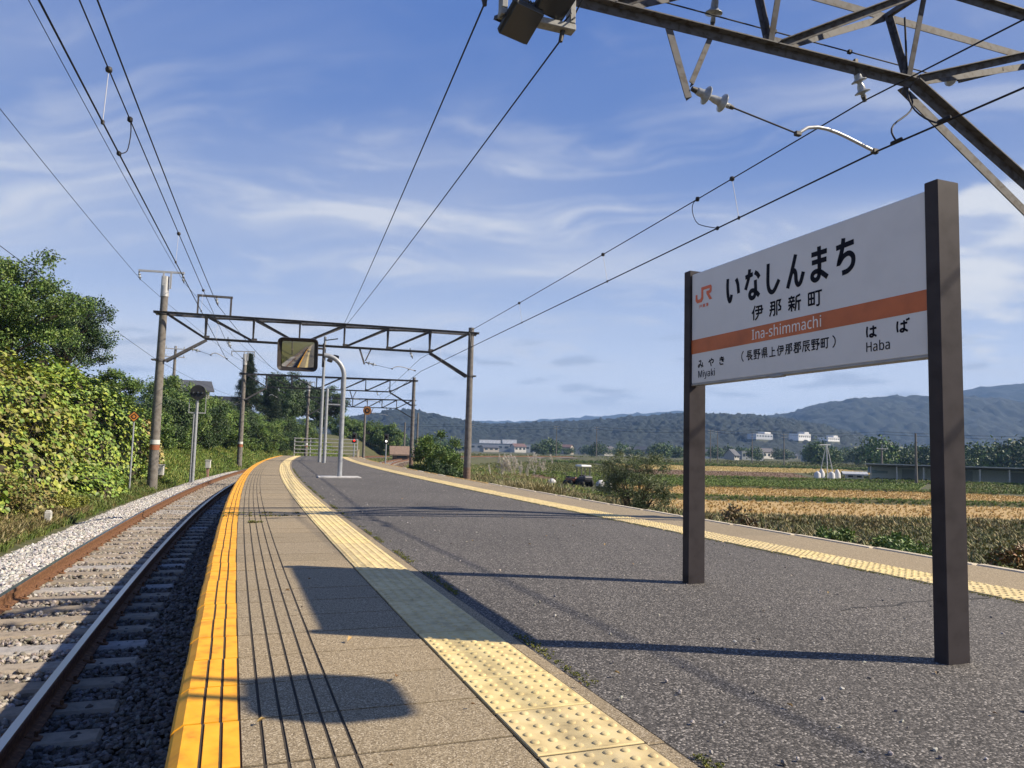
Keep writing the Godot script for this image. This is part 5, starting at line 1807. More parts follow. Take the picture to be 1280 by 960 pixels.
	# slim poles along the line beyond the platform
	utility_pole(Vector3(-16.2, -1.2, -83.4), 6.2, "slim concrete pole beside the trees beyond the end fence", 0)
	utility_pole(Vector3(-12.9, -1.3, -104.2), 6.6, "slim concrete pole beyond the right track, right of the brown hut", 0)
	utility_pole(Vector3(-16.7, -1.2, -118.8), 5.6, "slim concrete pole behind the brown hut", 0)
	utility_pole(Vector3(-28.8, 1.9, -63.8), 6.8, "dark utility pole with crossarms rising behind the left trees", 2)

func utility_pole(base: Vector3, h: float, label: String, arms: int, yaw := 0.3) -> void:
	var o := thing("utility_pole", label, "utility pole", Transform3D(Basis(Vector3.UP, yaw), base), "utility poles")
	var mb := MB.new()
	mb.rod(Vector3(0, -0.3, 0), Vector3(0, h, 0), 0.17, 0.10, 10)
	part(o, "pole", mb.mesh(), plain("pole_concrete", Color(1, 1, 1), 0.9, 0.0, "pole", 0.7, 0.1))
	for k in arms:
		mb = MB.new()
		mb.bar(Vector3(-0.8, h - 0.25 - 0.7 * k, 0.12), Vector3(0.8, h - 0.25 - 0.7 * k, 0.12), 0.08, 0.08)
		var a := part(o, "crossarm", mb.mesh(), galva())
		mb = MB.new()
		for x in [-0.7, 0.0, 0.7]:
			mb.rod(Vector3(x, h - 0.21 - 0.7 * k, 0.12), Vector3(x, h - 0.02 - 0.7 * k, 0.12), 0.05, 0.03, 6)
		part(a, "insulators", mb.mesh(), porcelain())

# ------------------------------------------------------------------ plants
var kudzu := [Color(0.119, 0.209, 0.026), Color(0.182, 0.274, 0.035), Color(0.279, 0.331, 0.041), Color(0.084, 0.144, 0.021)]
var kudzu_yellow := [Color(0.20, 0.28, 0.036), Color(0.15, 0.23, 0.030), Color(0.10, 0.17, 0.025), Color(0.29, 0.31, 0.045), Color(0.17, 0.15, 0.045)]
var kudzu_brown := [Color(0.232, 0.176, 0.058), Color(0.155, 0.224, 0.039), Color(0.295, 0.240, 0.078), Color(0.124, 0.112, 0.039)]
var green_dark := [Color(0.037, 0.075, 0.018), Color(0.056, 0.100, 0.023), Color(0.025, 0.053, 0.014)]
var green_mid := [Color(0.077, 0.147, 0.026), Color(0.112, 0.189, 0.034), Color(0.053, 0.101, 0.022), Color(0.154, 0.210, 0.038)]
var grass_cols := [Color(0.136, 0.224, 0.036), Color(0.192, 0.256, 0.046), Color(0.256, 0.256, 0.065), Color(0.096, 0.160, 0.029)]
var dry_cols := [Color(0.288, 0.228, 0.102), Color(0.204, 0.156, 0.066), Color(0.156, 0.156, 0.054), Color(0.360, 0.300, 0.156)]

func mound(label: String, s: float, n: float, y: float, rad: Vector3, count: int, leaf: float, cols: Array, sd: int) -> void:
	# creeper grown over a bank: a shell of overlapping leaves over a tangle of stems
	rng.seed = sd
	var f := frame(s, n, y)
	var o := thing("kudzu_thicket", label, "creeper", f, "creeper thickets on the left bank")
	var nz := fbm(0.55, 3, sd)
	var mb := MB.new()
	var rows := 16
	var cols_n := 28
	for i in rows:
		var e := lerpf(-0.35, PI * 0.5, float(i) / (rows - 1))
		for j in cols_n + 1:
			var a := TAU * j / cols_n
			var d := Vector3(cos(e) * cos(a), sin(e), cos(e) * sin(a))
			var p := d * rad
			mb.vert(p * (0.88 + 0.20 * nz.get_noise_3dv(p)), d)
	mb.smooth_last(rows, cols_n + 1)
	if mb.nn[5].dot(mb.v[5]) < 0:
		for k in mb.nn.size():
			mb.nn[k] *= -1.0
	mb.grid(rows, cols_n + 1)
	part(o, "stem_tangle", mb.mesh(), plain("tangle", Color(0.075, 0.062, 0.035), 0.95, 0.0, "streak", 1.5, 4.0))
	var buf := PackedFloat32Array()
	for k in count:
		var d := rand_dir()
		if d.y < -0.3:
			d.y = -d.y
		var p := d * rad
		var bump := nz.get_noise_3dv(p)
		var nrm := (d / rad).normalized()
		p = p * (0.93 + 0.22 * bump) + nrm * (rng.randfn(0.0, 0.10) + 0.09 * nz.get_noise_3dv(p * 4.0))
		var tone := nz.get_noise_3dv(p * 0.9 + Vector3(40, 0, 0))
		var c := vary(cols, 0.22)
		if tone > 0.10 and cols.size() > 3 and rng.randf() < 0.65:
			c = vary([cols[cols.size() - 1], cols[cols.size() - 2]], 0.2)
		put(buf, p, facing(nrm * 0.75 + Vector3.UP * 0.45 + rand_dir() * 0.55, rng.randf() * TAU, leaf * rng.randf_range(0.6, 1.3)), c)
	stuff(scatter(o, "leaves", leaf_shape(0.14, 0.46), leaf_mat("leaf"), buf))

func bush(called: String, label: String, base: Vector3, rad: Vector3, clumps: int, per: int, leaf: float, cols: Array, sd: int, category := "bush", group := "bushes", lift := 0.55, slender := 0.30) -> Node3D:
	# stems fan out from the base and carry clumps of leaf sprays
	rng.seed = sd
	var o := thing(called, label, category, Transform3D(Basis(), base), group)
	var stems := MB.new()
	var buf := PackedFloat32Array()
	var centre := Vector3(0, rad.y * lift * 2.0, 0)
	for k in clumps:
		var d := rand_dir()
		var q := d * pow(rng.randf(), 0.42)
		var c := centre + q * rad
		c.y = maxf(c.y, 0.08 * rad.y)
		var mid := c * 0.5 + Vector3(rng.randf_range(-0.1, 0.1), 0.12, rng.randf_range(-0.1, 0.1)) * rad
		if k < 46:
			var w := 0.018 * maxf(rad.x, rad.y)
			stems.tube(PackedVector3Array([Vector3(rng.randf_range(-0.1, 0.1), -0.2, rng.randf_range(-0.1, 0.1)) * rad.x, mid, c]), PackedFloat32Array([w, w * 0.6, w * 0.2]), 5, false)
		var tint := rng.randf_range(0.8, 1.2)
		var cr := rng.randf_range(0.16, 0.30) * (rad.x + rad.y + rad.z) / 3.0
		for m in per:
			var e := rand_dir() * cr * pow(rng.randf(), 0.45) * Vector3(1.15, 0.8, 1.15)
			var col := vary(cols, 0.25)
			put(buf, c + e, facing(e.normalized() + Vector3.UP * 0.5 + rand_dir() * 0.5, rng.randf() * TAU, leaf * rng.randf_range(0.7, 1.3)), Color(col.r * tint, col.g * tint, col.b * tint))
	part(o, "stems", stems.mesh(), plain("bark", Color(0.11, 0.085, 0.06), 0.95, 0.0, "streak", 2.0))
	stuff(scatter(o, "foliage", sprig_mesh(7, 0.8, 0.75, slender, sd), leaf_mat("leaf"), buf))
	return o

func tree(called: String, label: String, base: Vector3, h: float, rad: Vector3, cy: float, clumps: int, per: int, leaf: float, cols: Array, sd: int, group := "trees on the left bank") -> void:
	rng.seed = sd
	var o := thing(called, label, "tree", Transform3D(Basis(Vector3.UP, rng.randf() * 6.0), base), group)
	var tr := MB.new()
	var top := Vector3(rng.randf_range(-0.3, 0.3), h * 0.82, rng.randf_range(-0.3, 0.3))
	var r0 := 0.03 * h
	tr.tube(PackedVector3Array([Vector3(0, -0.6, 0), Vector3(0.02, h * 0.2, 0.03), top * 0.55 + Vector3(0.1, 0, -0.1), top]), PackedFloat32Array([r0 * 1.3, r0, r0 * 0.65, r0 * 0.15]), 9, false)
	var buf := PackedFloat32Array()
	var nz := fbm(0.5, 2, sd)
	for k in clumps:
		var d := rand_dir()
		var q := d * pow(rng.randf(), 0.38)
		q *= 1.0 + 0.35 * nz.get_noise_3dv(d * 3.0)
		var c := Vector3(0, cy, 0) + q * rad
		if k < 60:
			var a := top * clampf(c.y / h * 0.75, 0.2, 0.95)
			tr.tube(PackedVector3Array([a, a.lerp(c, 0.55) + Vector3(0, 0.05 * h, 0) * rng.randf(), c]), PackedFloat32Array([r0 * 0.35, r0 * 0.2, r0 * 0.05]), 5, false)
		var tint := rng.randf_range(0.78, 1.22)
		var cr := rng.randf_range(0.14, 0.26) * (rad.x + rad.y + rad.z) / 3.0
		for m in per:
			var e := rand_dir() * cr * pow(rng.randf(), 0.45) * Vector3(1.2, 0.75, 1.2)
			var col := vary(cols, 0.25)
			put(buf, c + e, facing(e.normalized() + Vector3.UP * 0.5 + rand_dir() * 0.5, rng.randf() * TAU, leaf * rng.randf_range(0.7, 1.3)), Color(col.r * tint, col.g * tint, col.b * tint))
	part(o, "trunk", tr.mesh(), plain("bark", Color(0.11, 0.085, 0.06), 0.95, 0.0, "streak", 2.0))
	stuff(scatter(o, "crown", sprig_mesh(7, 0.8, 0.75, 0.32, sd), leaf_mat("leaf"), buf))

func conifer(label: String, base: Vector3, h: float, w: float, sd: int) -> void:
	rng.seed = sd
	var o := thing("conifer", label, "tree", Transform3D(Basis(), base), "trees on the left bank")
	var tr := MB.new()
	tr.tube(PackedVector3Array([Vector3(0, -0.6, 0), Vector3(0, h * 0.5, 0), Vector3(0, h, 0)]), PackedFloat32Array([0.24, 0.14, 0.02]), 8, false)
	var buf := PackedFloat32Array()
	for k in 170:
		var t := pow(rng.randf(), 0.8)
		var y := h * lerpf(0.10, 0.99, t)
		var l := w * (1.0 - t * 0.94) * rng.randf_range(0.65, 1.12)
		var a := rng.randf() * TAU
		var d := Vector3(cos(a), -0.22, sin(a))
		tr.tube(PackedVector3Array([Vector3(0, y, 0), Vector3(0, y, 0) + d * l]), PackedFloat32Array([0.035, 0.008]), 4, false)
		for m in 26:
			var u := rng.randf_range(0.15, 1.05)
			var p := Vector3(0, y, 0) + d * l * u + rand_dir() * 0.16 * (1.2 - u * 0.5)
			put(buf, p, facing(d + rand_dir() * 0.7, rng.randf() * TAU, rng.randf_range(0.10, 0.20)), vary([Color(0.018, 0.040, 0.016), Color(0.028, 0.055, 0.020), Color(0.012, 0.028, 0.012)], 0.25))
	part(o, "trunk", tr.mesh(), plain("bark", Color(0.11, 0.085, 0.06), 0.95, 0.0, "streak", 2.0))
	stuff(scatter(o, "crown", sprig_mesh(9, 0.9, 0.9, 0.12, sd), leaf_mat("leaf"), buf))

func grass_patch(called: String, label: String, count: int, pick: Callable, size0: float, size1: float, cols: Array, sd: int, blades := 8, lean := 0.6, width := 0.09) -> void:
	rng.seed = sd
	var buf := PackedFloat32Array()
	for k in count:
		var p: Vector3 = pick.call()
		if p.y < -50.0:
			continue
		put(buf, p, facing(Vector3.UP + rand_dir() * 0.18, rng.randf() * TAU, rng.randf_range(size0, size1)), vary(cols, 0.25))
	var o := scatter(self, called, tuft_mesh(blades, lean, width), leaf_mat("grass", 0.7, 0.3), buf)
	stuff(o)
	tag(o, label, "grass")

func on_ground(s: float, n: float) -> Vector3:
	var p := at(s, n)
	p.y = ground_y(p.x, p.z)
	return p

func build_left_bank() -> void:
	mound("big sunlit green creeper mound filling the left edge of the picture", 18.5, -8.3, -0.6, Vector3(4.0, 3.95, 8.5), 42000, 0.138, kudzu_yellow, 301)
	mound("tall creeper mound with dark hollows just left of the near gantry pole", 28.0, -8.0, -0.4, Vector3(3.6, 4.0, 5.2), 27000, 0.138, kudzu, 302)
	mound("low yellow-green creeper at the left edge in front of the big mound", 12.2, -5.9, -1.1, Vector3(1.9, 1.9, 5.0), 9000, 0.13, kudzu_yellow, 303)
	mound("low brownish tangle of creeper behind the white marker post", 15.5, -4.95, -1.25, Vector3(1.05, 0.95, 3.2), 4200, 0.10, kudzu_brown, 304)
	mound("low leafy creeper at the foot of the diamond sign", 22.0, -4.85, -1.25, Vector3(1.0, 1.15, 3.4), 4600, 0.12, kudzu, 305)
	mound("rounded creeper clump with brown leaves just right of the gantry pole", 30.6, -5.6, -0.9, Vector3(1.5, 2.6, 1.9), 5200, 0.14, kudzu_brown, 306)
	tree("broadleaf_tree", "tall leafy tree at the left edge rising above the creeper", on_ground(25.8, -8.6), 5.2, Vector3(2.2, 1.8, 2.3), 3.3, 120, 50, 0.115, green_mid, 311)
	tree("broadleaf_tree", "dark tree with feathery outline right of the tall left tree", on_ground(33.0, -8.9), 5.0, Vector3(2.0, 1.8, 2.0), 3.5, 84, 50, 0.115, green_dark, 312)
	tree("broadleaf_tree", "thin leafy tree between the dark tree and the gantry pole", on_ground(36.0, -7.7), 2.8, Vector3(1.3, 1.1, 1.3), 1.9, 40, 50, 0.11, green_mid, 313)
	tree("broadleaf_tree", "tall tree cut by the left edge of the picture", on_ground(21.5, -10.5), 3.9, Vector3(2.2, 1.5, 2.2), 2.6, 80, 52, 0.12, green_mid, 314)
	var bs := [[37.0, -6.2, 1.4, 1.3], [41.0, -6.6, 1.7, 1.6], [43.5, -6.3, 1.8, 1.8], [46.5, -7.5, 2.2, 2.3], [50.0, -6.4, 2.0, 2.0], [53.5, -7.2, 2.2, 2.3], [57.5, -6.2, 2.0, 1.9], [61.5, -6.6, 2.2, 2.2], [66.0, -5.8, 2.2, 2.0], [71.0, -6.0, 2.4, 2.2], [77.0, -5.6, 2.4, 2.2], [84.0, -5.6, 2.6, 2.4]]
	var say := ["left of the round signal", "right behind the round signal", "right of the round signal", "between the round signal and the slim pole", "behind the far slim gantry pole", "right of the far slim gantry pole", "left of the mirror", "below the dark conifer", "behind the end fence, left part", "behind the end fence, middle", "behind the end fence, right part", "farthest along the left bank"]
	for k in bs.size():
		var q: Array = bs[k]
		bush("bank_bush", "dense green bush on the left bank " + say[k], on_ground(q[0], q[1]), Vector3(q[2], q[3] * 0.85, q[2]), 60, 62, 0.15, green_mid if k % 3 != 1 else green_dark, 330 + k, "bush", "bushes on the left bank", 0.42)
	conifer("dark pointed conifer rising above the bushes left of the mirror", Vector3(-25.9, 1.9, -73.6), 7.4, 2.0, 351)
	conifer("smaller dark conifer behind the pointed one", Vector3(-25.2, 1.9, -79.0), 5.2, 1.9, 352)
	tree("dark_tree", "broad dark tree behind and below the mirror", Vector3(-29.0, 1.6, -97.0), 8.2, Vector3(3.6, 2.8, 3.4), 5.2, 70, 70, 0.22, green_dark, 353)
	tree("dark_tree", "broad dark tree just right of the mirror pole", Vector3(-26.0, 1.2, -103.0), 7.2, Vector3(3.2, 2.8, 3.2), 4.6, 64, 70, 0.22, green_dark, 354)
	tree("dark_tree", "dark tree between the conifer and the mirror", Vector3(-27.2, 1.8, -87.0), 5.4, Vector3(2.8, 2.4, 2.8), 3.6, 56, 66, 0.2, green_dark, 355)
	for k in 4:
		tree("broadleaf_tree", ["green tree beyond the signals, left of the slim pole", "green tree beyond the signals, behind the slim pole", "rounded green tree between the two light signals", "low green tree right of the light signals"][k], [Vector3(-26.5, -0.2, -122), Vector3(-24.0, -1.0, -128), Vector3(-20.5, -1.4, -126), Vector3(-15.5, -1.6, -140)][k], [6.0, 5.6, 5.0, 3.4][k], Vector3(2.8, 2.5, 2.8), [3.4, 3.2, 2.8, 1.8][k], 54, 60, 0.22, [green_mid, green_mid, green_mid, green_dark][k], 360 + k)
	# grass along the toe of the bank
	var toe := func() -> Vector3:
		var s := 6.0 + 44.0 * pow(rng.randf(), 1.2)
		return on_ground(s, -3.55 - absf(rng.randfn(0.0, 0.55)))
	grass_patch("verge_grass", "green grass along the foot of the left bank", 5000, toe, 0.10, 0.28, [Color(0.12, 0.18, 0.03), Color(0.15, 0.19, 0.04), Color(0.17, 0.15, 0.05), Color(0.08, 0.12, 0.025)], 371)
	var slope := func() -> Vector3:
		return on_ground(29.0 + 75.0 * pow(rng.randf(), 1.5), rng.randf_range(-8.5, -3.5))
	grass_patch("bank_grass", "bright green grass slope right of the gantry pole", 12000, slope, 0.22, 0.5, grass_cols, 372)
	var beyond := func() -> Vector3:
		var s := rng.randf_range(42.0, 110.0)
		var n := rng.randf_range(0.2, 20.0)
		if absf(n - right_track(s)) < 1.8:
			return Vector3(0, -99, 0)
		return on_ground(s, n)
	grass_patch("line_weeds", "mixed weeds around the tracks beyond the platform end", 9000, beyond, 0.2, 0.5, grass_cols + dry_cols, 376)
	var dry := func() -> Vector3:
		return on_ground(rng.randf_range(6.5, 17.5), -3.7 - absf(rng.randfn(0.0, 0.45)))
	grass_patch("dry_grass", "dry brown grass beside the white ballast at the left edge", 4200, dry, 0.10, 0.32, dry_cols, 373)
	bush("weed_clump", "dark twiggy weeds behind the white marker post", on_ground(13.4, -4.5), Vector3(0.55, 0.4, 0.7), 26, 22, 0.07, kudzu_brown, 374, "weeds", "", 0.5)
	bush("weed_clump", "yellow-green leafy weeds at the ballast edge by the marker post", on_ground(16.2, -4.05), Vector3(0.35, 0.22, 1.1), 30, 24, 0.06, [Color(0.30, 0.30, 0.04), Color(0.22, 0.26, 0.04)], 375, "weeds", "", 0.4)
	# houses on the rise behind
	house(Vector3(-38.5, 2.0, -88.0), Vector3(5.2, 4.6, 5.0), 0.5, Color(0.42, 0.39, 0.34), Color(0.075, 0.078, 0.085), "house with a grey tiled roof behind the left bank", 1.1, 4)
	house(Vector3(-36.0, 2.0, -95.0), Vector3(4.6, 3.3, 4.0), 0.2, Color(0.34, 0.32, 0.30), Color(0.028, 0.028, 0.032), "low house with a dark roof left of the slim gantry pole", 1.0, 2)

func build_right_verge() -> void:
	var place := func() -> Vector3:
		var s := -3.0 + 50.0 * pow(rng.randf(), 1.35)
		return on_ground(s, right_track(s) + 1.75 + absf(rng.randfn(0.0, 1.6)))
	grass_patch("verge_grass", "long mixed green and brown grass beyond the right platform edge", 11000, place, 0.18, 0.46, [Color(0.10, 0.13, 0.03), Color(0.15, 0.15, 0.045), Color(0.075, 0.105, 0.025), Color(0.20, 0.16, 0.07), Color(0.12, 0.09, 0.04)], 401)
	var place2 := func() -> Vector3:
		var s := 6.0 + 40.0 * rng.randf()
		var p := on_ground(s, right_track(s) + 3.6 + absf(rng.randfn(0.0, 1.2)))
		return p if p.z > -32.5 or p.x < 3.0 else Vector3(0, -99, 0)
	grass_patch("dry_grass", "dry straw-coloured grass strip between the verge and the golden field", 5000, place2, 0.18, 0.40, dry_cols, 402, 8, 0.7, 0.07)
	var place3 := func() -> Vector3:
		var s := -6.0 + 48.0 * rng.randf()
		var p := on_ground(s, right_track(s) + 4.5 + 24.0 * pow(rng.randf(), 1.3))
		return p if p.z > -31.5 or p.x < 3.0 else Vector3(0, -99, 0)
	grass_patch("rough_meadow", "rough low grass between the verge and the golden field", 26000, place3, 0.12, 0.30, [Color(0.13, 0.14, 0.04), Color(0.20, 0.17, 0.07), Color(0.10, 0.12, 0.03), Color(0.25, 0.20, 0.09)], 403, 8, 0.7, 0.14)
	# leafy weeds near the right edge of the picture
	rng.seed = 410
	var spots := [[2.4, 10.0, 0.5, "rust-coloured leafy weeds at the right edge beyond the sign post"], [3.6, 10.6, 0.45, "reddish brown weeds right of the sign post"], [5.6, 10.3, 0.4, "broad green weeds left of the near sign post"], [4.7, 9.6, 0.42, "low green leafy weeds beside the near sign post"], [1.2, 9.3, 0.5, "low bushy weeds in the bottom right corner of the verge"], [7.2, 10.4, 0.35, "small dark green weed clump left of the broad green weeds"], [3.0, 9.2, 0.42, "yellowish leafy weeds at the platform edge right of the sign post"], [0.2, 10.2, 0.5, "tall reddish weeds at the far right edge"]]
	var rusty := [Color(0.26, 0.12, 0.035), Color(0.17, 0.11, 0.035), Color(0.11, 0.13, 0.03)]
	for k in spots.size():
		var q: Array = spots[k]
		bush("weed_clump", q[3], on_ground(q[0], q[1]), Vector3(q[2], q[2] * 0.62, q[2] * 1.2), 34, 16, 0.075, rusty if k in [0, 1, 7] else ([Color(0.20, 0.20, 0.05), Color(0.14, 0.16, 0.04)] if k == 6 else green_mid), 411 + k, "weeds", "", 0.45)
	bush("green_bush", "rounded green bush left of the right gantry pole", Vector3(-3.6, -1.1, -37.8), Vector3(1.15, 1.25, 1.15), 70, 46, 0.13, green_mid, 431, "bush", "", 0.5)
	bush("dark_bush", "darker low bush in front of the rounded green bush", Vector3(-3.0, -1.2, -34.3), Vector3(0.8, 0.62, 0.8), 44, 40, 0.10, green_dark, 432, "bush", "", 0.5)
	bush("dark_bush", "small dark bush at the platform edge left of the rounded bush", Vector3(-4.7, -1.2, -38.6), Vector3(0.7, 0.5, 0.8), 36, 36, 0.10, green_dark, 433, "bush", "", 0.5)
	bush("willow_bush", "loose grey-green willowy bush beyond the platform edge left of the sign", Vector3(3.05, -1.05, -18.4), Vector3(0.92, 0.95, 0.92), 105, 26, 0.075, [Color(0.10, 0.14, 0.05), Color(0.14, 0.17, 0.07), Color(0.06, 0.09, 0.03), Color(0.19, 0.21, 0.11)], 434, "bush", "", 0.5, 0.16)
	bush("young_shrub", "small brown-leaved shrub just right of the far sign post", Vector3(3.75, -1.05, -12.4), Vector3(0.34, 0.46, 0.34), 20, 12, 0.085, [Color(0.12, 0.09, 0.04), Color(0.085, 0.10, 0.035), Color(0.17, 0.11, 0.05)], 435, "shrub", "", 0.58)
	# pampas grass
	rng.seed = 440
	for g in 2:
		var base: Vector3 = [Vector3(0.15, -1.05, -26.2), Vector3(1.05, -1.05, -25.6)][g]
		var o := thing("pampas_grass", ["silver-plumed pampas grass clump right of the right gantry pole", "straw-coloured pampas grass clump next to the silver-plumed one"][g], "grass", Transform3D(Basis(), base), "pampas grass")
		var buf := PackedFloat32Array()
		for k in 420:
			put(buf, Vector3(rng.randfn(0, 0.34), 0, rng.randfn(0, 0.3)), facing(Vector3.UP + rand_dir() * 0.35, rng.randf() * TAU, rng.randf_range(0.6, 1.15)), vary([Color(0.28, 0.23, 0.11), Color(0.18, 0.18, 0.07), Color(0.36, 0.31, 0.18)], 0.2))
		stuff(scatter(o, "blades", tuft_mesh(4, 0.9, 0.022), leaf_mat("grass", 0.7, 0.3), buf))
		buf = PackedFloat32Array()
		for k in ([34, 16][g] as int):
			var p := Vector3(rng.randfn(-0.15, 0.26), rng.randf_range(0.85, 1.35), rng.randfn(0, 0.25))
			var ax := (Vector3.UP + Vector3(rng.randf_range(-0.6, 0.3), 0, rng.randf_range(-0.3, 0.3))).normalized()
			for q in 46:
				var t := rng.randf()
				put(buf, p + ax * t * 0.30 + rand_dir() * 0.028 * (1.1 - t), facing(ax + rand_dir() * 0.45, rng.randf() * TAU, rng.randf_range(0.05, 0.10)), vary([Color(0.50, 0.47, 0.42), Color(0.40, 0.37, 0.33), Color(0.58, 0.55, 0.50)], 0.15))
		stuff(scatter(o, "plumes", tuft_mesh(6, 0.5, 0.05), leaf_mat("plume", 0.8, 0.3), buf))

# ------------------------------------------------------------------ fields
func field(label: String, corners: Array, cols: Array, rows_of_stubble: bool, sd: int, h := 0.14, dens := 9.0) -> void:
	# a plot with a slightly raised soil sheet and its crop, corner order: near left, near right, far right, far left
	rng.seed = sd
	var o := thing("field", label, "field", Transform3D(), "farm plots beyond the line")
	var mb := MB.new()
	var y := -1.955
	var p := []
	for c in corners:
		p.append(Vector3(c.x, y, c.y))
	mb.quad(p[0], p[1], p[2], p[3])
	for k in 4:
		var a: Vector3 = p[k]; var b: Vector3 = p[(k + 1) % 4]
		mb.quad(a - Vector3(0, 0.3, 0), b - Vector3(0, 0.3, 0), b, a)
	var avg: Color = (cols[0] as Color).lerp(cols[1], 0.5)
	part(o, "soil", mb.mesh(), plain("soil%d" % sd, Color(avg.r * 0.9, avg.g * 0.85, avg.b * 0.85), 0.95, 0.0, "streak", 0.35))
	var buf := PackedFloat32Array()
	var w: float = (p[1] as Vector3).distance_to(p[0])
	var d: float = (p[3] as Vector3).distance_to(p[0])
	var count := int(minf(w * d * dens, 26000.0))
	for k in count:
		var u := rng.randf()
		var v := rng.randf()
		if rows_of_stubble:
			u = (floorf(u * w / 0.45) + 0.5 + rng.randfn(0.0, 0.08)) * 0.45 / w
		var q: Vector3 = (p[0] as Vector3).lerp(p[1], u).lerp((p[3] as Vector3).lerp(p[2], u), v)
		put(buf, q, facing(Vector3.UP + rand_dir() * 0.2, rng.randf() * TAU, h * rng.randf_range(0.6, 1.3)), vary(cols, 0.18))
	stuff(scatter(o, "crop", tuft_mesh(9, 0.7, 0.16), leaf_mat("grass", 0.7, 0.3), buf))

func bund(label: String, a: Vector2, b: Vector2, w: float, h: float, cols: Array, count: int, sd: int) -> void:
	rng.seed = sd
	var o := thing("field_bank", label, "grass bank", Transform3D(), "grassy banks between the plots")
	var buf := PackedFloat32Array()
	var d := (b - a).normalized()
	var sdv := Vector2(-d.y, d.x)
	var mb := MB.new()
	var prof := [[-1.0, -0.25], [-0.45, 0.14], [0.45, 0.14], [1.0, -0.25]]
	for k in 3:
		var p0: Vector2 = a + sdv * prof[k][0] * w * 0.5; var p1: Vector2 = b + sdv * prof[k][0] * w * 0.5
		var q0: Vector2 = a + sdv * prof[k + 1][0] * w * 0.5; var q1: Vector2 = b + sdv * prof[k + 1][0] * w * 0.5
		var y0: float = -1.95 + prof[k][1]; var y1: float = -1.95 + prof[k + 1][1]
		mb.out_quad(Vector3(p0.x, y0, p0.y), Vector3(p1.x, y0, p1.y), Vector3(q1.x, y1, q1.y), Vector3(q0.x, y1, q0.y), Vector3(a.x + b.x, -8.0, a.y + b.y) * Vector3(0.5, 1, 0.5))
	part(o, "earth", mb.mesh(), plain("bundsoil", Color(0.10, 0.095, 0.04), 0.95, 0.0, "streak", 0.8))
	for k in count:
		var t := rng.randf()
		var x := rng.randf_range(-1, 1)
		var p := a.lerp(b, t) + sdv * x * w * 0.5
		put(buf, Vector3(p.x, -1.95 + lerpf(0.13, -0.12, x * x), p.y), facing(Vector3.UP + rand_dir() * 0.25, rng.randf() * TAU, h * rng.randf_range(0.6, 1.3)), vary(cols, 0.25))
	stuff(scatter(o, "grass", tuft_mesh(8, 0.6, 0.13), leaf_mat("grass", 0.7, 0.3), buf))

func build_fields() -> void:
	var gold := [Color(0.46, 0.32, 0.12), Color(0.54, 0.40, 0.17), Color(0.40, 0.27, 0.10)]
	var gold2 := [Color(0.48, 0.38, 0.15), Color(0.54, 0.43, 0.19)]
	var green := [Color(0.13, 0.19, 0.03), Color(0.17, 0.22, 0.04), Color(0.10, 0.15, 0.03)]
	var olive := [Color(0.12, 0.14, 0.035), Color(0.16, 0.16, 0.05), Color(0.09, 0.11, 0.03)]
	var brown := [Color(0.20, 0.12, 0.065), Color(0.15, 0.095, 0.05)]
	field("nearest golden stubble field behind the sign posts", [Vector2(4.5, -33.5), Vector2(80, -36), Vector2(86, -46.5), Vector2(3, -43.5)], gold, true, 501, 0.16, 8.0)
	bund("dark green grassy bank between the two golden fields", Vector2(0, -45.6), Vector2(90, -49.0), 1.2, 0.20, grass_cols, 6000, 502)
	field("second golden stubble field beyond the first grassy bank", [Vector2(9, -47.6), Vector2(52, -49.5), Vector2(36, -60.5), Vector2(8, -60)], gold, true, 503, 0.17, 8.0)
	bund("grassy bank behind the second golden field", Vector2(-2, -61.2), Vector2(40, -62.2), 1.1, 0.20, grass_cols, 3000, 504)
	field("bright green grass plot behind the second golden field", [Vector2(5, -63), Vector2(34, -63.5), Vector2(44, -80), Vector2(3, -79)], green, false, 505, 0.28, 9.0)
	field("olive green meadow in front of the sheds on the right", [Vector2(40, -64), Vector2(96, -56), Vector2(104, -86), Vector2(46, -82)], [green[0], olive[0], olive[1]], false, 506, 0.3, 7.0)
	bund("long dark bank behind the green plot", Vector2(-8, -82), Vector2(70, -86), 1.6, 0.3, grass_cols, 4200, 507)
	field("reddish brown bare plot left of the far sign post", [Vector2(-3, -64), Vector2(9, -64), Vector2(11, -79), Vector2(-3, -79)], brown, false, 508, 0.15, 4.0)
	field("brown bare plot behind the far sign post", [Vector2(16, -88), Vector2(36, -89), Vector2(44, -118), Vector2(18, -116)], brown, false, 509, 0.16, 2.5)
	field("olive plot right of the brown bare plot", [Vector2(38, -89), Vector2(62, -92), Vector2(80, -122), Vector2(46, -118)], olive, false, 510, 0.35, 3.0)
	field("pale yellow strip field beyond the brown plot", [Vector2(18, -120), Vector2(60, -122), Vector2(70, -158), Vector2(20, -156)], gold2, false, 511, 0.3, 2.0)
	field("olive plot on the left of the valley", [Vector2(-8, -88), Vector2(14, -88), Vector2(16, -150), Vector2(-10, -150)], olive, false, 512, 0.35, 3.5)
	field("green grass slope right of the right gantry pole", [Vector2(-4, -46), Vector2(3, -46), Vector2(4, -62), Vector2(-6, -62)], green, false, 513, 0.35, 14.0)
	field("far green meadow before the village", [Vector2(-40, -165), Vector2(90, -165), Vector2(130, -300), Vector2(-60, -300)], olive, false, 514, 0.7, 0.35)
	bund("far dark hedge bank before the village", Vector2(-20, -160), Vector2(110, -163), 2.5, 0.6, green_mid, 3000, 515)
	bund("dry grassy bank in front of the nearest golden field", Vector2(6, -30.5), Vector2(60, -33.5), 3.0, 0.30, dry_cols + [Color(0.12, 0.14, 0.035)], 6000, 516)

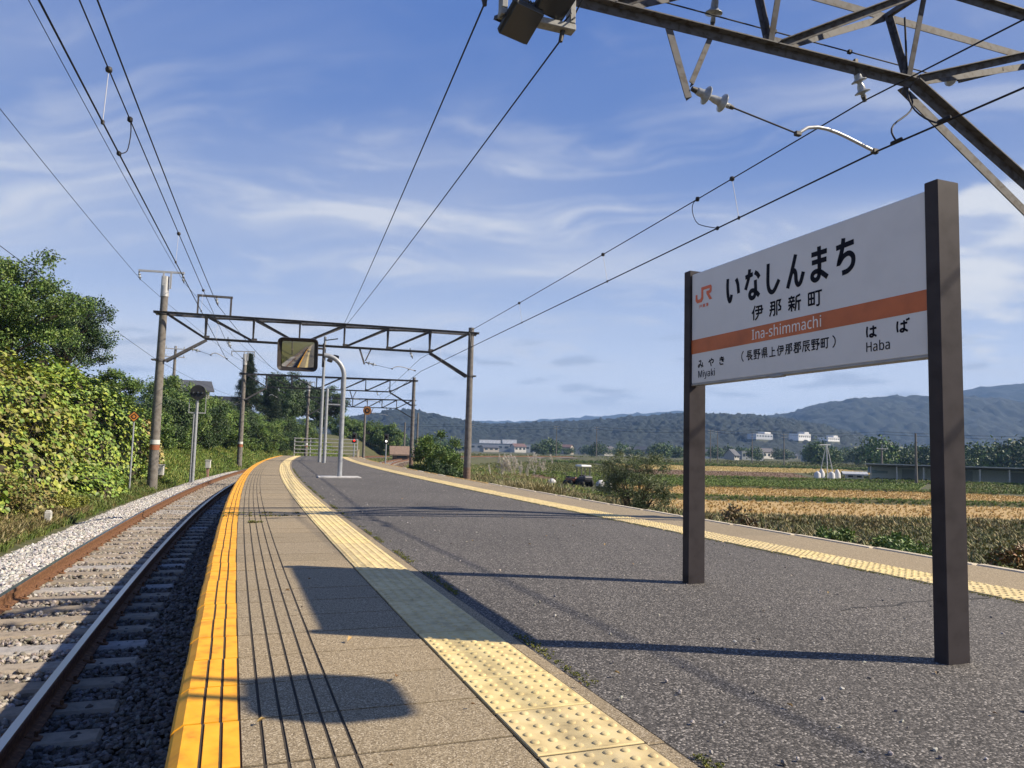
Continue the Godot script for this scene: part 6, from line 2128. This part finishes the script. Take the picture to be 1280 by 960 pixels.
# ------------------------------------------------------------------ buildings and things in the valley
func house(base: Vector3, size: Vector3, yaw: float, wall: Color, roof: Color, label: String, rise := 0.9, windows := 2, called := "house") -> Node3D:
	var o := thing(called, label, "house" if called == "house" else "building", Transform3D(Basis(Vector3.UP, yaw), base), "buildings in the valley")
	var wm := plain("wall%s" % str(wall), wall, 0.85, 0.0, "streak", 0.3)
	var rm := plain("roof%s" % str(roof), roof, 0.6, 0.0, "grime", 0.5)
	var mb := MB.new()
	mb.box(Transform3D(Basis(), Vector3(0, size.y * 0.5 - 0.5, 0)), Vector3(size.x, size.y + 1.0, size.z))
	mb.prism(Transform3D(Basis(Vector3.UP, PI * 0.5), Vector3(0, size.y, 0)), PackedVector2Array([Vector2(-size.z * 0.5, 0.0), Vector2(size.z * 0.5, 0.0), Vector2(0, rise)]), size.x)
	part(o, "wall", mb.mesh(), wm)
	if rise > 0.05:
		mb = MB.new()
		var e := 0.45
		var sl := rise / (size.z * 0.5)
		for sg in [-1.0, 1.0]:
			mb.out_quad(Vector3(-size.x * 0.5 - e, size.y + rise + 0.06, 0), Vector3(size.x * 0.5 + e, size.y + rise + 0.06, 0), Vector3(size.x * 0.5 + e, size.y - e * sl + 0.06, (size.z * 0.5 + e) * sg), Vector3(-size.x * 0.5 - e, size.y - e * sl + 0.06, (size.z * 0.5 + e) * sg), Vector3(0, -50, 0))
			mb.out_quad(Vector3(-size.x * 0.5 - e, size.y - e * sl + 0.06, (size.z * 0.5 + e) * sg), Vector3(size.x * 0.5 + e, size.y - e * sl + 0.06, (size.z * 0.5 + e) * sg), Vector3(size.x * 0.5 + e, size.y - e * sl - 0.10, (size.z * 0.5 + e) * sg), Vector3(-size.x * 0.5 - e, size.y - e * sl - 0.10, (size.z * 0.5 + e) * sg), Vector3(0, size.y, 0))
		part(o, "roof", mb.mesh(), rm)
	else:
		mb = MB.new()
		mb.box(Transform3D(Basis(), Vector3(0, size.y + 0.12, 0)), Vector3(size.x + 0.3, 0.22, size.z + 0.3))
		part(o, "roof", mb.mesh(), rm)
	var glass := plain("farglass", Color(0.035, 0.045, 0.055), 0.15, 0.0, "")
	for k in windows:
		mb = MB.new()
		var x := (k + 0.5) / windows * size.x - size.x * 0.5
		mb.box(Transform3D(Basis(), Vector3(x, size.y * 0.62, size.z * 0.5 + 0.02)), Vector3(size.x / windows * 0.55, minf(1.3, size.y * 0.34), 0.06))
		part(o, "window", mb.mesh(), glass)
	return o

func build_far() -> void:
	# long low sheds on the right
	var shed := thing("long_shed", "long low shed with a pale roof and pillars at the right edge of the fields", "shed", Transform3D(Basis(Vector3.UP, -0.50), Vector3(55.5, -2.0, -89.5)))
	var mb := MB.new()
	mb.box(Transform3D(Basis(), Vector3(0, 0.8, -2.6)), Vector3(23.0, 1.7, 0.3))
	part(shed, "wall", mb.mesh(), plain("shedwall", Color(0.58, 0.66, 0.62), 0.8, 0.0, "streak", 0.4))
	mb = MB.new()
	mb.box(Transform3D(Basis(Vector3.RIGHT, -0.06), Vector3(0, 1.82, 0)), Vector3(24.0, 0.12, 6.2))
	part(shed, "roof", mb.mesh(), plain("shedroof", Color(0.46, 0.46, 0.42), 0.6, 0.1, "grime", 0.3))
	for k in 9:
		mb = MB.new()
		mb.box(Transform3D(Basis(), Vector3(-11.4 + 2.85 * k, 0.75, 2.6)), Vector3(0.16, 2.0, 0.16))
		part(shed, "pillar", mb.mesh(), plain("shedpillar", Color(0.46, 0.46, 0.42), 0.7, 0.0, "grime", 0.5))
	for k in 8:
		mb = MB.new()
		mb.box(Transform3D(Basis(), Vector3(-10.0 + 2.85 * k, 0.72, -2.38)), Vector3(1.9, 1.4, 0.10))
		part(shed, "panel", mb.mesh(), plain(["shedpanel", "shedpanel2"][k % 2], [Color(0.58, 0.66, 0.63), Color(0.30, 0.36, 0.36)][k % 2], 0.6, 0.0, "streak", 0.6))
	house(Vector3(41.0, -2.0, -90.0), Vector3(1.9, 0.85, 1.2), -0.3, Color(0.52, 0.54, 0.56), Color(0.44, 0.46, 0.48), "small grey white hut in front of the yellow strip field", 0.15, 2, "farm_hut")
	house(Vector3(47.5, -2.0, -97.5), Vector3(1.4, 1.2, 1.3), -0.5, Color(0.40, 0.50, 0.50), Color(0.30, 0.40, 0.40), "tiny teal hut left of the long shed", 0.4, 1, "farm_hut")
	# drilling mast with sacks at its foot
	var o := thing("mast", "pale tripod mast with white tanks at its foot in the fields", "mast", Transform3D(Basis(Vector3.UP, 0.2), Vector3(36.9, -2.0, -88.0)))
	for k in 3:
		mb = MB.new()
		var a := TAU * k / 3.0
		mb.rod(Vector3(cos(a) * 1.0, 0, sin(a) * 1.0), Vector3(cos(a) * 0.05, 4.1, sin(a) * 0.05), 0.055, 0.045, 8)
		part(o, "leg", mb.mesh(), plain("pale_metal", Color(0.56, 0.57, 0.58), 0.5, 0.2, "grime", 1.0))
	mb = MB.new()
	mb.bar(Vector3(-0.9, 4.1, 0), Vector3(0.5, 4.15, 0), 0.10, 0.14)
	part(o, "head", mb.mesh(), plain("pale_metal", Color(0.56, 0.57, 0.58), 0.5, 0.2, "grime", 1.0))
	for k in 4:
		mb = MB.new()
		mb.lathe(Transform3D(Basis(), Vector3(-1.5 + 0.95 * k, 0, [0.4, -0.2, 0.3, 0.0][k])), [Vector2(0.01, 1.05 + 0.25 * (k % 2)), Vector2(0.12, 1.0 + 0.25 * (k % 2)), Vector2(0.36, 0.80), Vector2(0.40, 0.0)], 14)
		part(o, "tank", mb.mesh(), plain("tank", Color(0.60, 0.60, 0.60), 0.6, 0.0, "streak", 1.0))
	# farm machines
	machine(Vector3(4.7, -1.98, -58.2), 0.7, Color(0.28, 0.11, 0.07), 1.0, false, "small reddish farm machine parked left of the willowy bush")
	machine(Vector3(5.7, -1.98, -57.6), 0.4, Color(0.09, 0.09, 0.10), 1.75, true, "dark farm vehicle with a white cab top beside the reddish machine")
	sacks()
	# village: buildings at the foot of the hills and on the slope
	var walls := [Color(0.60, 0.58, 0.54), Color(0.50, 0.46, 0.40), Color(0.66, 0.66, 0.66), Color(0.42, 0.38, 0.33)]
	var roofs := [Color(0.085, 0.09, 0.11), Color(0.12, 0.11, 0.11), Color(0.06, 0.065, 0.075), Color(0.17, 0.10, 0.08)]
	var pos := [[-1.6, 560, "just right of the factory"], [0.6, 600, "right of the factory"], [2.4, 560, "left of the valley pole pair"], [4.2, 520, "behind the farm machines"], [5.8, 580, "behind the willowy bush, left side"], [7.2, 520, "behind the willowy bush"], [8.6, 560, "right of the willowy bush"], [10.0, 500, "left of the far sign post"], [11.4, 560, "nearly behind the far sign post"], [14.2, 480, "just right of the far sign post"], [15.6, 540, "behind the gabled pale house"], [18.6, 500, "below the long hillside building"], [20.2, 560, "below the tall hillside building"], [21.8, 480, "left of the tripod mast"], [23.6, 540, "right of the tripod mast"], [25.6, 420, "left of the near sign post"]]
	var wall_names := ["cream", "tan", "white", "brown"]
	var roof_names := ["slate", "grey", "black", "red-brown"]
	rng.seed = 600
	for k in pos.size():
		var a := deg_to_rad(pos[k][0])
		var d: float = pos[k][1] * 0.88
		var sz := Vector3(rng.randf_range(7.0, 11.0), rng.randf_range(2.8, 4.6), rng.randf_range(6.0, 8.0))
		var wi := rng.randi() % 4
		var ri := rng.randi() % 4
		house(Vector3(sin(a) * d, -2.0, -cos(a) * d), sz, rng.randf_range(-0.7, 0.7), walls[wi], roofs[ri], "far %s village house with %s roof %s" % [wall_names[wi], roof_names[ri], pos[k][2]], rng.randf_range(1.2, 2.0), 3)
	house(Vector3(93.0, -2.0, -317.0), Vector3(4.6, 2.6, 4.6), 0.85, Color(0.40, 0.39, 0.37), Color(0.075, 0.08, 0.095), "gabled pale house just right of the far sign post", 2.2, 2)
	house(Vector3(104.0, -2.0, -330.0), Vector3(11.0, 4.0, 7.0), 0.3, Color(0.30, 0.32, 0.34), Color(0.32, 0.33, 0.35), "wide grey block right of the gabled pale house", 0.0, 5, "block_building")
	# factory
	var fa := house(Vector3(-7.8, -2.5, -540.0), Vector3(43.0, 6.2, 20.0), 0.05, Color(0.34, 0.37, 0.40), Color(0.30, 0.32, 0.35), "long grey factory with white rooftop blocks below the hills", 0.0, 9, "factory")
	for k in 2:
		mb = MB.new()
		mb.box(Transform3D(Basis(), Vector3([-7.0, 7.0][k], 7.6, 0)), Vector3([15.0, 10.0][k], [2.4, 3.4][k], 12.0))
		part(fa, "rooftop_block", mb.mesh(), plain("white_block", Color(0.78, 0.78, 0.78), 0.7, 0.0, "grime", 0.1))
	# white blocks on the wooded slope
	var up := [[18.3, 756.0, 23.0, 5.0, Color(0.46, 0.49, 0.54), "long pale grey building on the wooded slope, leftmost of the three"], [21.0, 775.0, 18.0, 6.4, Color(0.80, 0.80, 0.79), "tall white building on the wooded slope, middle of the three"], [22.9, 800.0, 18.0, 3.8, Color(0.80, 0.80, 0.78), "low white building on the wooded slope, rightmost of the three"]]
	for k in 3:
		var q: Array = up[k]
		var a := deg_to_rad(q[0])
		var y := ridge_height(0, q[0], q[1]) + 0.5
		var b := house(Vector3(sin(a) * q[1], y, -cos(a) * q[1]), Vector3(q[2], q[3], 11.0), 0.55, q[4], Color(0.55, 0.56, 0.58), q[5], 0.0, 6, "hillside_building")
		mb = MB.new()
		mb.box(Transform3D(Basis(), Vector3(0, -4.0, 0)), Vector3(q[2] + 1.0, 7.9, 11.6))
		part(b, "terrace", mb.mesh(), plain("terrace", Color(0.10, 0.11, 0.08), 0.9, 0.0, "streak", 0.1))
		mb = MB.new()
		mb.box(Transform3D(Basis(), Vector3(q[2] * 0.28, q[3] + 1.1, 0)), Vector3(q[2] * 0.36, 2.0, 8.0))
		part(b, "rooftop_block", mb.mesh(), plain("white_block", Color(0.78, 0.78, 0.78), 0.7, 0.0, "grime", 0.1))
	# brown hut and pale tank beyond the platform end
	house(Vector3(-13.8, -1.4, -96.0), Vector3(2.2, 1.3, 2.0), 0.2, Color(0.24, 0.16, 0.11), Color(0.26, 0.18, 0.13), "brown hut beside the right track beyond the signals", 0.7, 1, "brown_hut")
	# utility poles in the valley and their wires
	var up_list := [[Vector3(45.0, -2.0, -83.7), 5.6, "tall thin pole left of the near sign post in the fields", 0], [Vector3(48.6, -2.0, -98.7), 4.2, "lamp pole left of the long shed", 1], [Vector3(68.2, -2.0, -188.0), 8.2, "utility pole with pale box in the middle of the fields", 2], [Vector3(56.4, -2.0, -212.7), 9.5, "left pole of the pair right of the far sign post", 2], [Vector3(60.9, -2.0, -221.8), 9.5, "right pole of the pair right of the far sign post", 2], [Vector3(70.2, -2.0, -219.0), 9.0, "utility pole between the pole pair and the pale box pole", 2], [Vector3(14.0, -2.0, -230.0), 10.0, "utility pole left of the willowy bush in the valley", 2], [Vector3(26.0, -2.0, -228.0), 10.0, "utility pole above the willowy bush in the valley", 2], [Vector3(-12.0, -2.0, -230.0), 10.0, "utility pole beside the right gantry pole far in the valley", 2], [Vector3(101.0, -2.0, -205.0), 9.0, "utility pole before the dark wood on the right", 2]]
	for q in up_list:
		utility_pole(q[0], q[1], q[2], q[3], 0.1)
	for lev in 2:
		for m in 2:
			var wt := thing("power_line", ["upper", "lower"][lev] + [" nearer", " farther"][m] + " power line strung across the valley between utility poles", "overhead wire")
			var sup := []
			for p in [Vector3(-70, 0, -232), Vector3(-12, 0, -230), Vector3(14, 0, -230), Vector3(26, 0, -228), Vector3(56.4, 0, -212.7), Vector3(70.2, 0, -219), Vector3(101, 0, -205), Vector3(170, 0, -190)]:
				sup.append(p + Vector3(0, 7.9 - 0.75 * lev, 0.6 * m))
			span_wire(wt, "strand", sup, 0.022, 0.7)
	# dark woodland on the right and hedges along the village
	rng.seed = 700
	var buf := PackedFloat32Array()
	for g in 330:
		var a := deg_to_rad(rng.randf_range(22.0, 48.0))
		var d := rng.randf_range(190.0, 420.0)
		if g < 190:
			a = deg_to_rad(rng.randf_range(-9.0, 27.0)); d = rng.randf_range(300.0, 580.0)
			if a > deg_to_rad(-4.2) and a < deg_to_rad(2.0):
				d = 556.0
		var c := Vector3(sin(a) * d, -2.0, -cos(a) * d)
		var h := rng.randf_range(3.5, 8.5) * (1.0 if g >= 190 else 0.85)
		var tint := rng.randf_range(0.7, 1.3)
		for k in 120:
			var q := rand_dir() * pow(rng.randf(), 0.4)
			var col := vary(green_dark if rng.randf() < 0.75 else green_mid, 0.25)
			put(buf, c + Vector3(q.x * h * 0.62, h * 0.52 + q.y * h * 0.5, q.z * h * 0.62), facing(q + rand_dir() * 0.5, rng.randf() * TAU, rng.randf_range(0.6, 1.1) * h * 0.16), Color(col.r * tint, col.g * tint, col.b * tint))
	var wood := scatter(self, "woodland", sprig_mesh(8, 0.9, 0.8, 0.35, 71), leaf_mat("leaf"), buf)
	stuff(wood)
	tag(wood, "dark far woodland on the right and among the village houses", "woodland")

func machine(base: Vector3, yaw: float, col: Color, h: float, cab: bool, label: String) -> void:
	var o := thing("farm_machine", label, "farm machine", Transform3D(Basis(Vector3.UP, yaw).scaled(Vector3.ONE * (0.85 if cab else 0.7)), base), "farm machines in the field")
	var body := plain("machine%s" % str(col), col, 0.5, 0.0, "streak", 1.0)
	var mb := MB.new()
	mb.bevel(Transform3D(Basis(), Vector3(0, 0.62, 0)), Vector3(0.8, 0.5, 1.0), 0.08)
	mb.bevel(Transform3D(Basis(Vector3.RIGHT, 0.3), Vector3(0, 0.75, 0.6)), Vector3(0.8, 0.35, 0.4), 0.06)
	part(o, "body", mb.mesh(), body)
	for x in [-0.48, 0.48]:
		for z in [-0.32, 0.38]:
			mb = MB.new()
			mb.lathe(Transform3D(Basis(Vector3.FORWARD, PI * 0.5), Vector3(x, 0.30, z)), [Vector2(0.08, -0.11), Vector2(0.30, -0.11), Vector2(0.33, -0.05), Vector2(0.33, 0.05), Vector2(0.30, 0.11), Vector2(0.08, 0.11)], 16)
			part(o, "wheel", mb.mesh(), plain("tyre", Color(0.02, 0.02, 0.02), 0.9, 0.0, ""))
	mb = MB.new()
	if cab:
		for x in [-0.42, 0.42]:
			for z in [-0.7, 0.2]:
				mb.bar(Vector3(x, 0.85, z), Vector3(x, h, z), 0.06, 0.06)
		part(o, "cab_frame", mb.mesh(), body)
		mb = MB.new()
		mb.bevel(Transform3D(Basis(), Vector3(0, h + 0.05, -0.25)), Vector3(1.05, 0.20, 1.15), 0.05)
		part(o, "cab_roof", mb.mesh(), plain("white_block", Color(0.78, 0.78, 0.78), 0.7, 0.0, "grime", 0.1))
	else:
		mb.bar(Vector3(0, 0.85, -0.5), Vector3(0, 1.35, -1.0), 0.05, 0.05)
		mb.bar(Vector3(-0.3, 1.35, -1.0), Vector3(0.3, 1.35, -1.0), 0.05, 0.05)
		part(o, "steering_bar", mb.mesh(), dark_iron())
	mb = MB.new()
	mb.bevel(Transform3D(Basis(), Vector3(0, 0.95, -0.35)), Vector3(0.5, 0.12, 0.45), 0.04)
	part(o, "seat", mb.mesh(), plain("seat", Color(0.02, 0.02, 0.02), 0.8, 0.0, ""))

func sacks() -> void:
	var spots := [[3.2, -57.0, 0.55, "white sack lying left of the reddish farm machine"], [6.8, -56.6, 0.6, "white sack right of the farm vehicle with white cab top"], [7.6, -57.2, 0.7, "pale heap beside the willowy bush in the field"]]
	for q in spots:
		var o := thing("sack", q[3], "sack", Transform3D(Basis(Vector3.UP, q[0]), Vector3(q[0], -1.97, q[1])), "sacks in the field")
		var mb := MB.new()
		mb.lathe(Transform3D(Basis(Vector3.FORWARD, 1.2), Vector3(0, 0.25, 0)), [Vector2(0.03, -0.45 * q[2] * 1.6), Vector2(0.22, -0.40 * q[2]), Vector2(0.30, 0.0), Vector2(0.24, 0.35 * q[2]), Vector2(0.05, 0.45 * q[2]), Vector2(0.12, 0.58 * q[2])], 12)
		part(o, "bag", mb.mesh(), plain("tank", Color(0.60, 0.60, 0.60), 0.6, 0.0, "streak", 1.0))
		mb = MB.new()
		mb.lathe(Transform3D(Basis(Vector3.FORWARD, 1.2), Vector3(0.42 * q[2], 0.25 + 0.16 * q[2], 0)), [Vector2(0.055, -0.02), Vector2(0.07, 0.0), Vector2(0.055, 0.02)], 10)
		part(o, "tie", mb.mesh(), dark_iron())
